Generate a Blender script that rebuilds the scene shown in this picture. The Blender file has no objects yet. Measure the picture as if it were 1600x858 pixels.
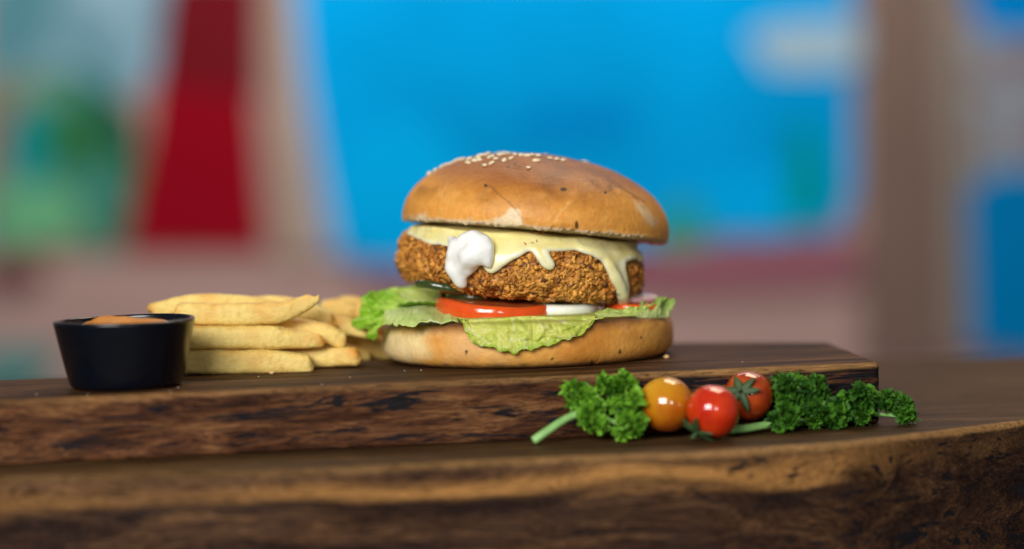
import bpy, math, random
import numpy as np
from mathutils import Vector, Matrix
from mathutils.bvhtree import BVHTree

# ------------------------------------------------------------------ camera, world, lamps, exposure
S = bpy.context.scene
COL = S.collection
U = 0.01                                    # everything below is modelled in centimetres
F = 3400.0                                  # focal length in pixels of a 1600 wide frame
CAM = np.array([-0.59, -87.0, 7.65])
PITCH = math.radians(-2.86)
ROLL = math.radians(1.57)
cam_d = bpy.data.cameras.new('camera'); cam = bpy.data.objects.new('camera', cam_d); COL.objects.link(cam)
cam_d.sensor_width = 36.0; cam_d.lens = F / 1600 * 36.0
cam_d.clip_start = 0.02; cam_d.clip_end = 60.0
cam_M = (Matrix.Rotation(math.pi / 2 + PITCH, 3, 'X') @ Matrix.Rotation(-ROLL, 3, 'Z'))
cam.matrix_world = Matrix.Translation(Vector(CAM * U)) @ cam_M.to_4x4()
cam_d.dof.use_dof = True; cam_d.dof.focus_distance = 0.815; cam_d.dof.aperture_fstop = 2.8
S.camera = cam
CM = np.array(cam_M)                        # columns: camera x, y, z axes

w = bpy.data.worlds.new('World'); S.world = w; w.use_nodes = True
w.node_tree.nodes['Background'].inputs[0].default_value = (0.75, 0.85, 1.0, 1)
w.node_tree.nodes['Background'].inputs[1].default_value = 0.10

def area(name, loc, target, sx, sy, power, color):
    d = bpy.data.lights.new(name, 'AREA'); d.shape = 'RECTANGLE'; d.size = sx * U; d.size_y = sy * U
    d.energy = power; d.color = color
    o = bpy.data.objects.new(name, d); COL.objects.link(o)
    o.location = Vector(loc) * U
    o.rotation_euler = (Vector(target) - Vector(loc)).to_track_quat('-Z', 'Y').to_euler()
    return o
area('window_light', (-52, -140, 60), (0, -4, 2), 80, 60, 29.0, (1.0, 0.98, 0.94))
area('skylight', (28, 42, 95), (2, 0, 2), 50, 30, 5.0, (1.0, 0.80, 0.55))
area('small_window', (42, -165, 42), (3, 0, 2), 22, 26, 3.2, (0.95, 0.97, 1.0))
area('wall_fill_light', (0, 200, 190), (0, 322, 0), 300, 80, 72.0, (1.0, 0.98, 0.95))  # unseen lamp added to brighten the far wall

S.view_settings.view_transform = 'Standard'; S.view_settings.look = 'None'
S.view_settings.exposure = 0.0; S.view_settings.gamma = 1.0
S.render.engine = 'CYCLES'
S.cycles.use_denoising = True
S.cycles.max_bounces = 8

# ------------------------------------------------------------------ numeric helpers
rng = np.random.default_rng(7)
random.seed(7)
_perm = np.random.default_rng(3).permutation(256)
_perm = np.concatenate([_perm, _perm, _perm])
_grad = np.random.default_rng(4).normal(size=(256, 3)); _grad /= np.linalg.norm(_grad, axis=1)[:, None]

def noise(p, sc=1.0, seed=0):
    p = np.asarray(p, float) * sc + seed * 17.13 + 1000.0
    i = np.floor(p).astype(int); f = p - i; u = f * f * f * (f * (f * 6 - 15) + 10)
    out = 0
    for dx in (0, 1):
        for dy in (0, 1):
            for dz in (0, 1):
                h = _perm[(_perm[(_perm[(i[..., 0] + dx) & 255] + i[..., 1] + dy) & 255] + i[..., 2] + dz) & 255]
                g = _grad[h]
                d = g[..., 0] * (f[..., 0] - dx) + g[..., 1] * (f[..., 1] - dy) + g[..., 2] * (f[..., 2] - dz)
                wx = u[..., 0] if dx else 1 - u[..., 0]
                wy = u[..., 1] if dy else 1 - u[..., 1]
                wz = u[..., 2] if dz else 1 - u[..., 2]
                out = out + d * wx * wy * wz
    return out * 1.6

def fbm(p, sc=1.0, oct=4, seed=0, gain=0.5):
    a, s, t = 1.0, 0.0, 0.0
    for k in range(oct):
        s = s + a * noise(p, sc * 2 ** k, seed + k); t += a; a *= gain
    return s / t

def ridged(p, sc, seed=0, oct=2):
    a, s, t = 1.0, 0, 0
    for k in range(oct):
        s = s + a * (1 - np.abs(noise(p, sc * 2 ** k, seed + k)) * 2); t += a; a *= .5
    return s / t

def ss(a, b, x):
    t = np.clip((x - a) / (b - a), 0, 1); return t * t * (3 - 2 * t)

def mixc(c0, c1, t):
    t = np.asarray(t)[..., None]
    return np.asarray(c0) * (1 - t) + np.asarray(c1) * t

def ray(px, py):
    """direction in the world of the ray through a point of the 1600x858 frame"""
    v = CM @ np.array([(px - 800) / F, (429 - py) / F, -1.0])
    return v

def at_y(px, py, Y):
    v = ray(px, py); return CAM + v * ((Y - CAM[1]) / v[1])

def at_z(px, py, Z):
    v = ray(px, py); return CAM + v * ((Z - CAM[2]) / v[2])

def frame_xy(V):
    q = (np.asarray(V) - CAM) @ CM
    return np.stack([800 + F * q[..., 0] / -q[..., 2], 429 - F * q[..., 1] / -q[..., 2]], -1)

def seg_dist(P, pts):
    """distance of points P (N,2) to a polyline"""
    d = np.full(len(P), 1e9); pts = np.asarray(pts, float)
    for a, b in zip(pts[:-1], pts[1:]):
        ab = b - a; t = np.clip(((P - a) @ ab) / (ab @ ab + 1e-9), 0, 1)
        d = np.minimum(d, np.linalg.norm(P - a - t[:, None] * ab, axis=1))
    return d

def inside(P, poly):
    poly = np.asarray(poly, float); r = np.zeros(len(P), bool); x, y = P[:, 0], P[:, 1]
    j = len(poly) - 1
    for i in range(len(poly)):
        xi, yi = poly[i]; xj, yj = poly[j]
        c = ((yi > y) != (yj > y)) & (x < (xj - xi) * (y - yi) / (yj - yi + 1e-12) + xi)
        r ^= c; j = i
    return r

def poly_mask(P, poly, soft):
    d = seg_dist(P, list(poly) + [poly[0]]); s = np.where(inside(P, poly), d, -d)
    return ss(-soft, soft, s)

def surface_nets(D, lo, h):
    """closed surface of the zero level of a sampled distance field"""
    s = D < 0
    nx, ny, nz = D.shape
    c = [(i, j, k) for i in (0, 1) for j in (0, 1) for k in (0, 1)]
    sub = {q: D[q[0]:nx - 1 + q[0], q[1]:ny - 1 + q[1], q[2]:nz - 1 + q[2]] for q in c}
    cnt = sum((sub[q] < 0).astype(int) for q in c)
    act = (cnt > 0) & (cnt < 8)
    idx = -np.ones(act.shape, int); n = int(act.sum()); idx[act] = np.arange(n)
    acc = np.zeros((n, 3)); num = np.zeros(n)
    vals = {q: sub[q][act] for q in c}
    for q in c:
        for ax in range(3):
            if q[ax]: continue
            r = list(q); r[ax] = 1; r = tuple(r)
            a, b = vals[q], vals[r]; m = (a < 0) != (b < 0)
            t = np.where(m, a / np.where(m, a - b, 1), 0)
            p = np.tile(np.array(q, float), (n, 1)); p[:, ax] += t
            acc[m] += p[m]; num += m
    base = np.argwhere(act)
    V = (base + acc / num[:, None]) * h + lo
    faces = []
    for ax in range(3):
        a = [slice(None)] * 3; b = [slice(None)] * 3
        a[ax] = slice(0, -1); b[ax] = slice(1, None)
        cr = s[tuple(a)] != s[tuple(b)]
        e = np.argwhere(cr)
        o1, o2 = [(1, 2), (2, 0), (0, 1)][ax]
        ok = (e[:, o1] > 0) & (e[:, o2] > 0) & (e[:, o1] < D.shape[o1] - 1) & (e[:, o2] < D.shape[o2] - 1)
        e = e[ok]
        q = []
        for d1, d2 in ((0, 0), (1, 0), (1, 1), (0, 1)):
            t = e.copy(); t[:, o1] -= d1; t[:, o2] -= d2; q.append(idx[t[:, 0], t[:, 1], t[:, 2]])
        q = np.stack(q, 1)
        neg = s[tuple(e.T)]
        q[~neg] = q[~neg][:, ::-1]
        faces.append(q)
    return V, np.concatenate(faces)

def blur(D, n=1):
    for _ in range(n):
        for ax in range(3):
            P = np.pad(D, [(1, 1) if a == ax else (0, 0) for a in range(3)], mode='edge')
            sl = lambda a, b: tuple(slice(a, b) if k == ax else slice(None) for k in range(3))
            m = D.shape[ax]
            D = (P[sl(0, m)] + 2 * P[sl(1, m + 1)] + P[sl(2, m + 2)]) / 4
    return D

def blob_mesh(balls, h, nblur=2, iso=0.0, disp=None):
    """organic skin round a cloud of balls (x, y, z, r)"""
    B = np.asarray(balls, float)
    R = B[:, 3].max() + 5 * h
    lo = B[:, :3].min(0) - R; hi = B[:, :3].max(0) + R
    n = np.ceil((hi - lo) / h).astype(int) + 1
    D = np.full(n, 3 * h, float)
    for x, y, z, r in B:
        m = r + 3 * h
        a = np.maximum(np.floor((np.array([x, y, z]) - m - lo) / h).astype(int), 0)
        b = np.minimum(np.ceil((np.array([x, y, z]) + m - lo) / h).astype(int) + 1, n)
        gx = (np.arange(a[0], b[0]) * h + lo[0] - x)[:, None, None]
        gy = (np.arange(a[1], b[1]) * h + lo[1] - y)[None, :, None]
        gz = (np.arange(a[2], b[2]) * h + lo[2] - z)[None, None, :]
        v = D[a[0]:b[0], a[1]:b[1], a[2]:b[2]]
        np.minimum(v, np.sqrt(gx * gx + gy * gy + gz * gz) - r, out=v)
    D = blur(D, nblur) - iso
    if disp is not None:
        g = np.stack(np.meshgrid(*[np.arange(k) * h + l for k, l in zip(n, lo)], indexing='ij'), -1)
        near = np.abs(D) < 4 * h
        D[near] += disp(g[near])
    return surface_nets(D, lo, h)

# ------------------------------------------------------------------ object helpers
def mesh(name, V, faces, mat, parent=None, base=(0, 0, 0), colors=None, smooth=True):
    V = (np.asarray(V, float) - np.asarray(base, float)) * U
    me = bpy.data.meshes.new(name)
    if isinstance(faces, np.ndarray):
        k = faces.shape[1]; nf = len(faces)
        me.vertices.add(len(V)); me.vertices.foreach_set('co', V.ravel())
        me.loops.add(nf * k); me.loops.foreach_set('vertex_index', faces.ravel().astype(np.int32))
        me.polygons.add(nf); me.polygons.foreach_set('loop_start', np.arange(0, nf * k, k, dtype=np.int32))
        me.update(calc_edges=True); me.validate()
    else:
        me.from_pydata(V.tolist(), [], faces)
    if smooth: me.polygons.foreach_set('use_smooth', [True] * len(me.polygons))
    if colors is not None and len(colors) == len(me.vertices):
        a = me.color_attributes.new('Col', 'FLOAT_COLOR', 'POINT')
        c = np.ones((len(V), 4)); c[:, :3] = np.clip(colors, 0, 1)
        a.data.foreach_set('color', c.ravel())
    me.materials.append(mat)
    o = bpy.data.objects.new(name, me); COL.objects.link(o)
    if parent is None: o.location = Vector(base) * U
    else: o.parent = parent
    return o

def tag(o, label=None, cat=None, group=None, kind=None):
    if label: o['label'] = label
    if cat: o['category'] = cat
    if group: o['group'] = group
    if kind: o['kind'] = kind
    return o

def empty(name, base, label, cat, group=None):
    o = bpy.data.objects.new(name, None); COL.objects.link(o); o.location = Vector(base) * U
    o.empty_display_size = 0.01
    return tag(o, label, cat, group)

def grid_faces(nu, nv, wrap=False):
    """grid of nu rows by nv columns; wrap closes the columns"""
    i = np.arange(nu - 1)[:, None]; m = nv if wrap else nv - 1; j = np.arange(m)[None, :]
    j2 = (j + 1) % nv
    return np.stack([i * nv + j, i * nv + j2, (i + 1) * nv + j2, (i + 1) * nv + j], -1).reshape(-1, 4)

def lathe(prof, n):
    """profile of (r, z) turned about z; the two ends should lie at tiny r"""
    prof = np.asarray(prof, float); a = np.arange(n) / n * 2 * math.pi
    V = np.stack([prof[:, 0][:, None] * np.cos(a), prof[:, 0][:, None] * np.sin(a),
                  np.repeat(prof[:, 1][:, None], n, 1)], -1).reshape(-1, 3)
    return V, grid_faces(len(prof), n, True)

def resample(pts, n):
    pts = np.asarray(pts, float); d = np.r_[0, np.cumsum(np.linalg.norm(np.diff(pts, axis=0), axis=1))]
    t = np.linspace(0, d[-1], n)
    return np.stack([np.interp(t, d, pts[:, k]) for k in range(pts.shape[1])], -1)

def smooth_curve(pts, n):
    """Catmull-Rom through the points"""
    p = np.asarray(pts, float); p = np.vstack([2 * p[0] - p[1], p, 2 * p[-1] - p[-2]])
    out = []
    for i in range(1, len(p) - 2):
        for t in np.linspace(0, 1, 16, endpoint=(i == len(p) - 3)):
            out.append(.5 * (2 * p[i] + (p[i + 1] - p[i - 1]) * t + (2 * p[i - 1] - 5 * p[i] + 4 * p[i + 1] - p[i + 2]) * t * t
                             + (3 * p[i] - p[i - 1] - 3 * p[i + 1] + p[i + 2]) * t ** 3))
    return resample(out, n)

def rot(axis, deg):
    return np.array(Matrix.Rotation(math.radians(deg), 3, axis))

def normals_of(V, faces):
    f = V[faces[:, :3]] if faces.shape[1] == 3 else V[faces]
    n = np.cross(f[:, 1] - f[:, 0], f[:, 2] - f[:, 0]) if faces.shape[1] == 3 else np.cross(f[:, 2] - f[:, 0], f[:, 3] - f[:, 1])
    N = np.zeros_like(V)
    for k in range(faces.shape[1]): np.add.at(N, faces[:, k], n)
    return N / (np.linalg.norm(N, axis=1)[:, None] + 1e-12)

def bvh(V, faces):
    return BVHTree.FromPolygons([Vector(v) for v in V.tolist()], faces.tolist())

def hit(tree, px, py):
    d = Vector(ray(px, py)).normalized()
    loc, nor, i, dist = tree.ray_cast(Vector(CAM), d)
    if loc is None: return None
    if nor.dot(d) > 0: nor = -nor
    return np.array(loc), np.array(nor)

# ------------------------------------------------------------------ materials
def material(name, color=(.5, .5, .5), rough=.5, vcol=False, sss=0, sss_r=(.3, .12, .05), spec=.5, coat=0, coat_r=.1,
             var=0, var_s=3, bump=0, bump_s=20, bump2=0, bump2_s=80, trans=0, metal=0):
    m = bpy.data.materials.new(name); m.use_nodes = True
    nt = m.node_tree; N = nt.nodes; L = nt.links; b = N['Principled BSDF']
    tc = N.new('ShaderNodeTexCoord'); mp = N.new('ShaderNodeMapping'); mp.inputs['Scale'].default_value = (100, 100, 100)
    L.new(tc.outputs['Object'], mp.inputs['Vector']); co = mp.outputs['Vector']
    if vcol:
        a = N.new('ShaderNodeAttribute'); a.attribute_name = 'Col'; c = a.outputs['Color']
    else:
        r = N.new('ShaderNodeRGB'); r.outputs[0].default_value = (*color, 1); c = r.outputs[0]
    if var:
        t = N.new('ShaderNodeTexNoise'); t.inputs['Scale'].default_value = var_s; t.inputs['Detail'].default_value = 5
        L.new(co, t.inputs['Vector'])
        mr = N.new('ShaderNodeMapRange'); mr.inputs[1].default_value = .25; mr.inputs[2].default_value = .75
        mr.inputs[3].default_value = 1 - var; mr.inputs[4].default_value = 1 + var
        L.new(t.outputs[0], mr.inputs[0])
        mx = N.new('ShaderNodeVectorMath'); mx.operation = 'SCALE'
        L.new(c, mx.inputs[0]); L.new(mr.outputs[0], mx.inputs['Scale']); c = mx.outputs[0]
    L.new(c, b.inputs['Base Color'])
    b.inputs['Roughness'].default_value = rough
    b.inputs['Specular IOR Level'].default_value = spec
    b.inputs['Metallic'].default_value = metal
    if coat: b.inputs['Coat Weight'].default_value = coat; b.inputs['Coat Roughness'].default_value = coat_r
    if sss:
        b.inputs['Subsurface Weight'].default_value = sss
        b.inputs['Subsurface Radius'].default_value = sss_r; b.inputs['Subsurface Scale'].default_value = 0.01
    last = None
    for st, sc in ((bump, bump_s), (bump2, bump2_s)):
        if not st: continue
        t = N.new('ShaderNodeTexNoise'); t.inputs['Scale'].default_value = sc; t.inputs['Detail'].default_value = 4
        L.new(co, t.inputs['Vector'])
        bp = N.new('ShaderNodeBump'); bp.inputs['Strength'].default_value = 1; bp.inputs['Distance'].default_value = st * U
        L.new(t.outputs[0], bp.inputs['Height'])
        if last: L.new(last, bp.inputs['Normal'])
        last = bp.outputs[0]
    if last: L.new(last, b.inputs['Normal'])
    if trans:
        tr = N.new('ShaderNodeBsdfTranslucent'); L.new(c, tr.inputs[0])
        if last: L.new(last, tr.inputs['Normal'])
        ms = N.new('ShaderNodeMixShader'); ms.inputs[0].default_value = trans
        out = N['Material Output']
        L.new(b.outputs[0], ms.inputs[1]); L.new(tr.outputs[0], ms.inputs[2]); L.new(ms.outputs[0], out.inputs[0])
    return m

def ramp(nt, src, stops):
    r = nt.nodes.new('ShaderNodeValToRGB'); e = r.color_ramp.elements
    while len(e) > 1: e.remove(e[-1])
    e[0].position = stops[0][0]; e[0].color = (*stops[0][1], 1)
    for p, c in stops[1:]:
        x = e.new(p); x.color = (*c, 1)
    nt.links.new(src, r.inputs[0]); return r.outputs[0]

def wood(name, angle, cols, side_cols, top_z, blotch, rough, side_var, streak=None):
    """sawn hardwood: long warped figure, fine pores, black streaks on the live edge"""
    m = bpy.data.materials.new(name); m.use_nodes = True
    nt = m.node_tree; N = nt.nodes; L = nt.links; b = N['Principled BSDF']
    tc = N.new('ShaderNodeTexCoord')
    def mapping(src, scale, rz=0, loc=(0, 0, 0)):
        q = N.new('ShaderNodeMapping'); q.inputs['Scale'].default_value = scale; q.inputs['Rotation'].default_value = (0, 0, rz)
        q.inputs['Location'].default_value = loc; L.new(src, q.inputs['Vector']); return q.outputs[0]
    def nz(src, sc, det=4, dist=0, rough_=.5):
        t = N.new('ShaderNodeTexNoise'); t.inputs['Scale'].default_value = sc; t.inputs['Detail'].default_value = det
        t.inputs['Distortion'].default_value = dist; t.inputs['Roughness'].default_value = rough_
        L.new(src, t.inputs['Vector']); return t
    def mth(op, a, b_=None, c=None):
        q = N.new('ShaderNodeMath'); q.operation = op
        for i, v in enumerate((a, b_, c)):
            if v is None: continue
            if isinstance(v, (int, float)): q.inputs[i].default_value = v
            else: L.new(v, q.inputs[i])
        return q.outputs[0]
    def mix(f, a, b_):
        q = N.new('ShaderNodeMix'); q.data_type = 'RGBA'
        if isinstance(f, (int, float)): q.inputs[0].default_value = f
        else: L.new(f, q.inputs[0])
        for i, v in ((6, a), (7, b_)):
            if isinstance(v, tuple): q.inputs[i].default_value = (*v, 1)
            else: L.new(v, q.inputs[i])
        return q.outputs[2]
    cm = mapping(tc.outputs['Object'], (100, 100, 100), -angle)
    wr = nz(mapping(cm, (.10, .22, .5)), 1.0, 2)
    wv = N.new('ShaderNodeVectorMath'); wv.operation = 'MULTIPLY_ADD'
    L.new(wr.outputs['Color'], wv.inputs[0]); wv.inputs[1].default_value = (2.5, 2.2, 1.9); L.new(cm, wv.inputs[2])
    W = wv.outputs[0]
    fig = nz(mapping(W, (.11, 1.1, 1.3)), 1.0, 5, .4).outputs[0]
    fib = nz(mapping(W, (.7, 11, 9)), 1.0, 4, .2, .65).outputs[0]
    pore = nz(mapping(W, (1.3, 34, 26)), 1.0, 2, 0, .6).outputs[0]
    f1 = mth('ADD', mth('MULTIPLY', fig, .62), mth('MULTIPLY', fib, .38))
    topc = ramp(nt, f1, cols)
    fs = nz(mapping(W, (.16 * side_var, 1.2, 1.0), 0, (3, 1, 7)), 1.0, 5, .8).outputs[0]
    f2 = mth('ADD', mth('MULTIPLY', fs, .55), mth('MULTIPLY', fib, .45))
    sidec = ramp(nt, f2, side_cols)
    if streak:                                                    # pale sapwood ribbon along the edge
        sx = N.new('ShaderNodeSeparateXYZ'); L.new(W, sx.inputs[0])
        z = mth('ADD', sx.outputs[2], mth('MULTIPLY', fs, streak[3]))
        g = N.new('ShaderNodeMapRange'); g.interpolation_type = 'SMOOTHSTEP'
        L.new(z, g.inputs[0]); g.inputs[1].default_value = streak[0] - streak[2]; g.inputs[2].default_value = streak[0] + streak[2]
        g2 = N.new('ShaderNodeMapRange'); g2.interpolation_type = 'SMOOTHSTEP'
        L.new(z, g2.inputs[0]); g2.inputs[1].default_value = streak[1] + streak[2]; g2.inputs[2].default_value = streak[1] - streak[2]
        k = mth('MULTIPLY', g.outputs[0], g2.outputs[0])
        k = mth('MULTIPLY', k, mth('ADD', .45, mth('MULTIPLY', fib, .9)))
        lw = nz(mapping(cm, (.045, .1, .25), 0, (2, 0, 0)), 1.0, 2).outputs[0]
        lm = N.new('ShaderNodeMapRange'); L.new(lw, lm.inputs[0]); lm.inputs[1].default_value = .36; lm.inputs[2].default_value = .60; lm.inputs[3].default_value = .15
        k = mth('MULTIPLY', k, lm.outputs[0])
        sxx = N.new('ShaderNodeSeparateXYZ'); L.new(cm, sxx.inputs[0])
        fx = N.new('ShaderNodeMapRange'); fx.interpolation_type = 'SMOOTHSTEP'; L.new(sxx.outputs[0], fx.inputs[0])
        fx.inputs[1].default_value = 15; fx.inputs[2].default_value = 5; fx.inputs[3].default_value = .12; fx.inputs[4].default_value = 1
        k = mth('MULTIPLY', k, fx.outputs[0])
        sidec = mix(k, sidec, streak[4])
    bl = nz(mapping(W, (.24, 1.3, 2.1), .0, (5, 2, 1)), 1.0, 6, .9, .6).outputs[0]
    stk = nz(mapping(W, (.32, 3.2, 6.5), 0, (1, 4, 2)), 1.0, 6, .5, .68).outputs[0]
    bl = mth('ADD', mth('MULTIPLY', bl, .50), mth('MULTIPLY', stk, .50))
    sx_ = N.new('ShaderNodeSeparateXYZ'); L.new(cm, sx_.inputs[0])
    ex = N.new('ShaderNodeMapRange'); L.new(sx_.outputs[0], ex.inputs[0]); ex.inputs[1].default_value = -6; ex.inputs[2].default_value = 12
    ex.inputs[3].default_value = 0; ex.inputs[4].default_value = .075; bl = mth('ADD', bl, ex.outputs[0])
    mr = N.new('ShaderNodeMapRange'); mr.interpolation_type = 'SMOOTHSTEP'
    L.new(bl, mr.inputs[0]); mr.inputs[1].default_value = blotch; mr.inputs[2].default_value = blotch + .035
    sidec = mix(mr.outputs[0], sidec, (.012, .010, .012))
    sp = N.new('ShaderNodeSeparateXYZ'); L.new(cm, sp.inputs[0])
    geo = N.new('ShaderNodeNewGeometry'); gs = N.new('ShaderNodeSeparateXYZ'); L.new(geo.outputs['Normal'], gs.inputs[0])
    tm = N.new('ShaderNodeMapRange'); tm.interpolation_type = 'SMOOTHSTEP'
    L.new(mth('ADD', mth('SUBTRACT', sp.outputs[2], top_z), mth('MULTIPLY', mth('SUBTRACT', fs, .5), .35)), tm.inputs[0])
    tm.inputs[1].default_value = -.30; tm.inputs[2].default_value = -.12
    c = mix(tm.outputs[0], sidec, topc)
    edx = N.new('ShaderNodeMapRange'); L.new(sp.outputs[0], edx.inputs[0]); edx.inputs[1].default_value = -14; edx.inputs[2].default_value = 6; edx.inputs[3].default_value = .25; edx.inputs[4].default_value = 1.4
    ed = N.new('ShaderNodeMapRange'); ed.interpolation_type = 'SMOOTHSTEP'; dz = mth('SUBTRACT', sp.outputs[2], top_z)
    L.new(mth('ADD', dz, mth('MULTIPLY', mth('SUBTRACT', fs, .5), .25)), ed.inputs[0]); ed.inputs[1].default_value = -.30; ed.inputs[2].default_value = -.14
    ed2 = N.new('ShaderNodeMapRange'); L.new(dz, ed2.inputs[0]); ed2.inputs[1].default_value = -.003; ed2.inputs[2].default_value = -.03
    c = mix(mth('MULTIPLY', mth('MULTIPLY', ed.outputs[0], ed2.outputs[0]), mth('MULTIPLY', fib, edx.outputs[0])), c, (.34, .18, .065))  # golden highlight of the top edge painted into the colour, stronger to the right
    pm = N.new('ShaderNodeMapRange'); L.new(pore, pm.inputs[0]); pm.inputs[1].default_value = .38; pm.inputs[2].default_value = .5
    pm.inputs[3].default_value = .34; pm.inputs[4].default_value = 1
    sc = N.new('ShaderNodeVectorMath'); sc.operation = 'SCALE'; L.new(c, sc.inputs[0]); L.new(pm.outputs[0], sc.inputs['Scale'])
    L.new(sc.outputs[0], b.inputs['Base Color'])
    rr = N.new('ShaderNodeMapRange'); L.new(fib, rr.inputs[0]); rr.inputs[3].default_value = rough - .1; rr.inputs[4].default_value = rough + .12
    L.new(rr.outputs[0], b.inputs['Roughness'])
    b.inputs['Specular IOR Level'].default_value = .06
    bp = N.new('ShaderNodeBump'); bp.inputs['Strength'].default_value = .7; bp.inputs['Distance'].default_value = .0004
    L.new(mth('ADD', mth('MULTIPLY', fib, .8), mth('MULTIPLY', pore, .5)), bp.inputs['Height'])
    L.new(bp.outputs[0], b.inputs['Normal'])
    return m

# ------------------------------------------------------------------ the setting: table, wall, floor
def slab(name, outline, z0, z1, rad, mat, noise_amp, nz_=26, step=.18, bottom_rad=None, seed=0, parent=None, flare=0):
    """slab of timber with a natural edge; outline counter-clockwise in plan, z0 bottom, z1 top"""
    P = np.asarray(outline, float); P = np.vstack([P, P[:1]])
    L = np.linalg.norm(np.diff(P, axis=0), axis=1).sum(); n = int(L / step)
    Q = resample(P, n + 1)[:-1]
    for _ in range(6): Q = (np.roll(Q, 1, 0) + Q * 2 + np.roll(Q, -1, 0)) / 4
    T = np.roll(Q, -1, 0) - np.roll(Q, 1, 0); T /= np.linalg.norm(T, axis=1)[:, None]
    O = np.stack([T[:, 1], -T[:, 0]], -1)
    br = bottom_rad if bottom_rad is not None else rad
    a = np.linspace(0, math.pi / 2, 9)
    prof = [(-rad + rad * math.sin(t), z1 - rad + rad * math.cos(t)) for t in a]
    prof += [(0, z) for z in np.linspace(z1 - rad, z0 + br, nz_)[1:-1]]
    prof += [(-br + br * math.cos(t), z0 + br - br * math.sin(t)) for t in a]
    rings = []
    for k, (off, z) in enumerate(prof):
        p3 = np.column_stack([Q, np.full(n, z)])
        s3 = p3 * np.array([.35, 1, 1])
        d = fbm(s3, .5, 4, seed) * noise_amp + fbm(p3 * np.array([.6, 1, 2.5]), 1.6, 3, seed + 9) * noise_amp * .18
        fl = flare * (z1 - z) / (z1 - z0)
        kk = 1.0 if k > 0 else .6
        rings.append(np.column_stack([Q + O * (off + d * kk + fl)[:, None] if np.ndim(off + d) else Q, np.full(n, z)]))
    V = np.concatenate(rings); nr = len(prof)
    fs = grid_faces(nr, n, True).tolist()
    fs.append(list(range(n))[::-1]); fs.append([(nr - 1) * n + i for i in range(n)])
    fs = [f[::-1] for f in fs]
    o = mesh(name, V, fs, mat, parent)
    for p in o.data.polygons[-2:]: p.use_smooth = False
    return o

ANG = math.radians(9.4)
board_mat = wood('board_timber', ANG,
    [(.34, (.014, .006, .003)), (.46, (.048, .021, .009)), (.55, (.095, .042, .016)), (.66, (.21, .10, .038))],
    [(.34, (.016, .007, .005)), (.45, (.060, .022, .010)), (.54, (.13, .052, .021)), (.66, (.27, .13, .05))],
    0.0, .540, .55, 1)
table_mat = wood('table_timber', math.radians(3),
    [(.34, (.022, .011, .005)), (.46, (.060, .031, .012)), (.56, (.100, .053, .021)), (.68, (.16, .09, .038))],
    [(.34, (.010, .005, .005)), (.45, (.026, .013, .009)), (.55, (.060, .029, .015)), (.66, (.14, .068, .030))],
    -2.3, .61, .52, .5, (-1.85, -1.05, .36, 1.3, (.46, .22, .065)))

TZ = -2.3
front = [(-70, -19), (-40, -15.2), (-17.2, -14.3), (-8.5, -14.6), (.9, -13.2), (6, -13.0), (11.2, -11.3), (15.3, -8.7), (19, -6.3), (30, -1.0), (45, 4), (70, 8)]
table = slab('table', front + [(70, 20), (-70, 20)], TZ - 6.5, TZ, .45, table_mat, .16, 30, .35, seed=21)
tag(table, 'dark brown wooden table top with a natural curved front edge', 'table')

board = slab('serving_board', [(-33, -14.2), (-17.8, -11.5), (-2, -8.9), (13.0, -6.45), (12.5, 2.6), (9, 4.2), (2, 5.4), (-8, 5.4), (-11.5, 3.4), (-15, -3.1), (-24, -4.3), (-33, -5.2)],
             TZ + .004, 0, .22, board_mat, .13, 26, .12, bottom_rad=.12, seed=4)
tag(board, 'thick walnut serving board with black streaked live edge under the burger', 'serving board')

def flat_mat(name, color, rough=.8, var=.12, var_s=.02): return material(name, color, rough, var=var, var_s=var_s, spec=.02)
floor_m = flat_mat('floor_tiles', (.16, .12, .10))
mesh('floor', [(-400, -300, -75), (400, -300, -75), (400, 340, -75), (-400, 340, -75)], [[0, 1, 2, 3]], floor_m)
bpy.data.objects['floor']['kind'] = 'structure'

WY = 320.0
wall_root = empty('painted_wall', (0, WY, -75), 'pinkish beige wall with blue, red and green painted mural far behind the table', 'wall')
def box_v(x0, x1, y0, y1, z0, z1):
    V = [(x, y, z) for x in (x0, x1) for y in (y0, y1) for z in (z0, z1)]
    Fc = [[0, 1, 3, 2], [4, 6, 7, 5], [0, 4, 5, 1], [2, 3, 7, 6], [0, 2, 6, 4], [1, 5, 7, 3]]
    return V, Fc
V, Fc = box_v(-380, 380, WY, WY + 12, -75, 160)
WB = (0, WY, -75)
mesh('plaster', V, Fc, flat_mat('wall_plaster', (.44, .29, .26), .8, .1, .03), wall_root, WB, smooth=False)
_lay = [0]
def panel(name, pts, mat, thick=.35, bevel=0):
    """painted board fixed flat on the wall; outline given where it stands in view"""
    _lay[0] += 1
    y = WY - .06 * _lay[0] - thick
    p = [at_y(a, b, WY) for a, b in pts]
    n = len(p)
    V = [(q[0], y, q[2]) for q in p] + [(q[0], WY + .5, q[2]) for q in p]
    Fc = [list(range(n)), list(range(n, 2 * n))[::-1]] + [[i, (i + 1) % n, n + (i + 1) % n, n + i][::-1] for i in range(n)]
    return mesh(name, V, Fc, mat, wall_root, WB, smooth=False)
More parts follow.
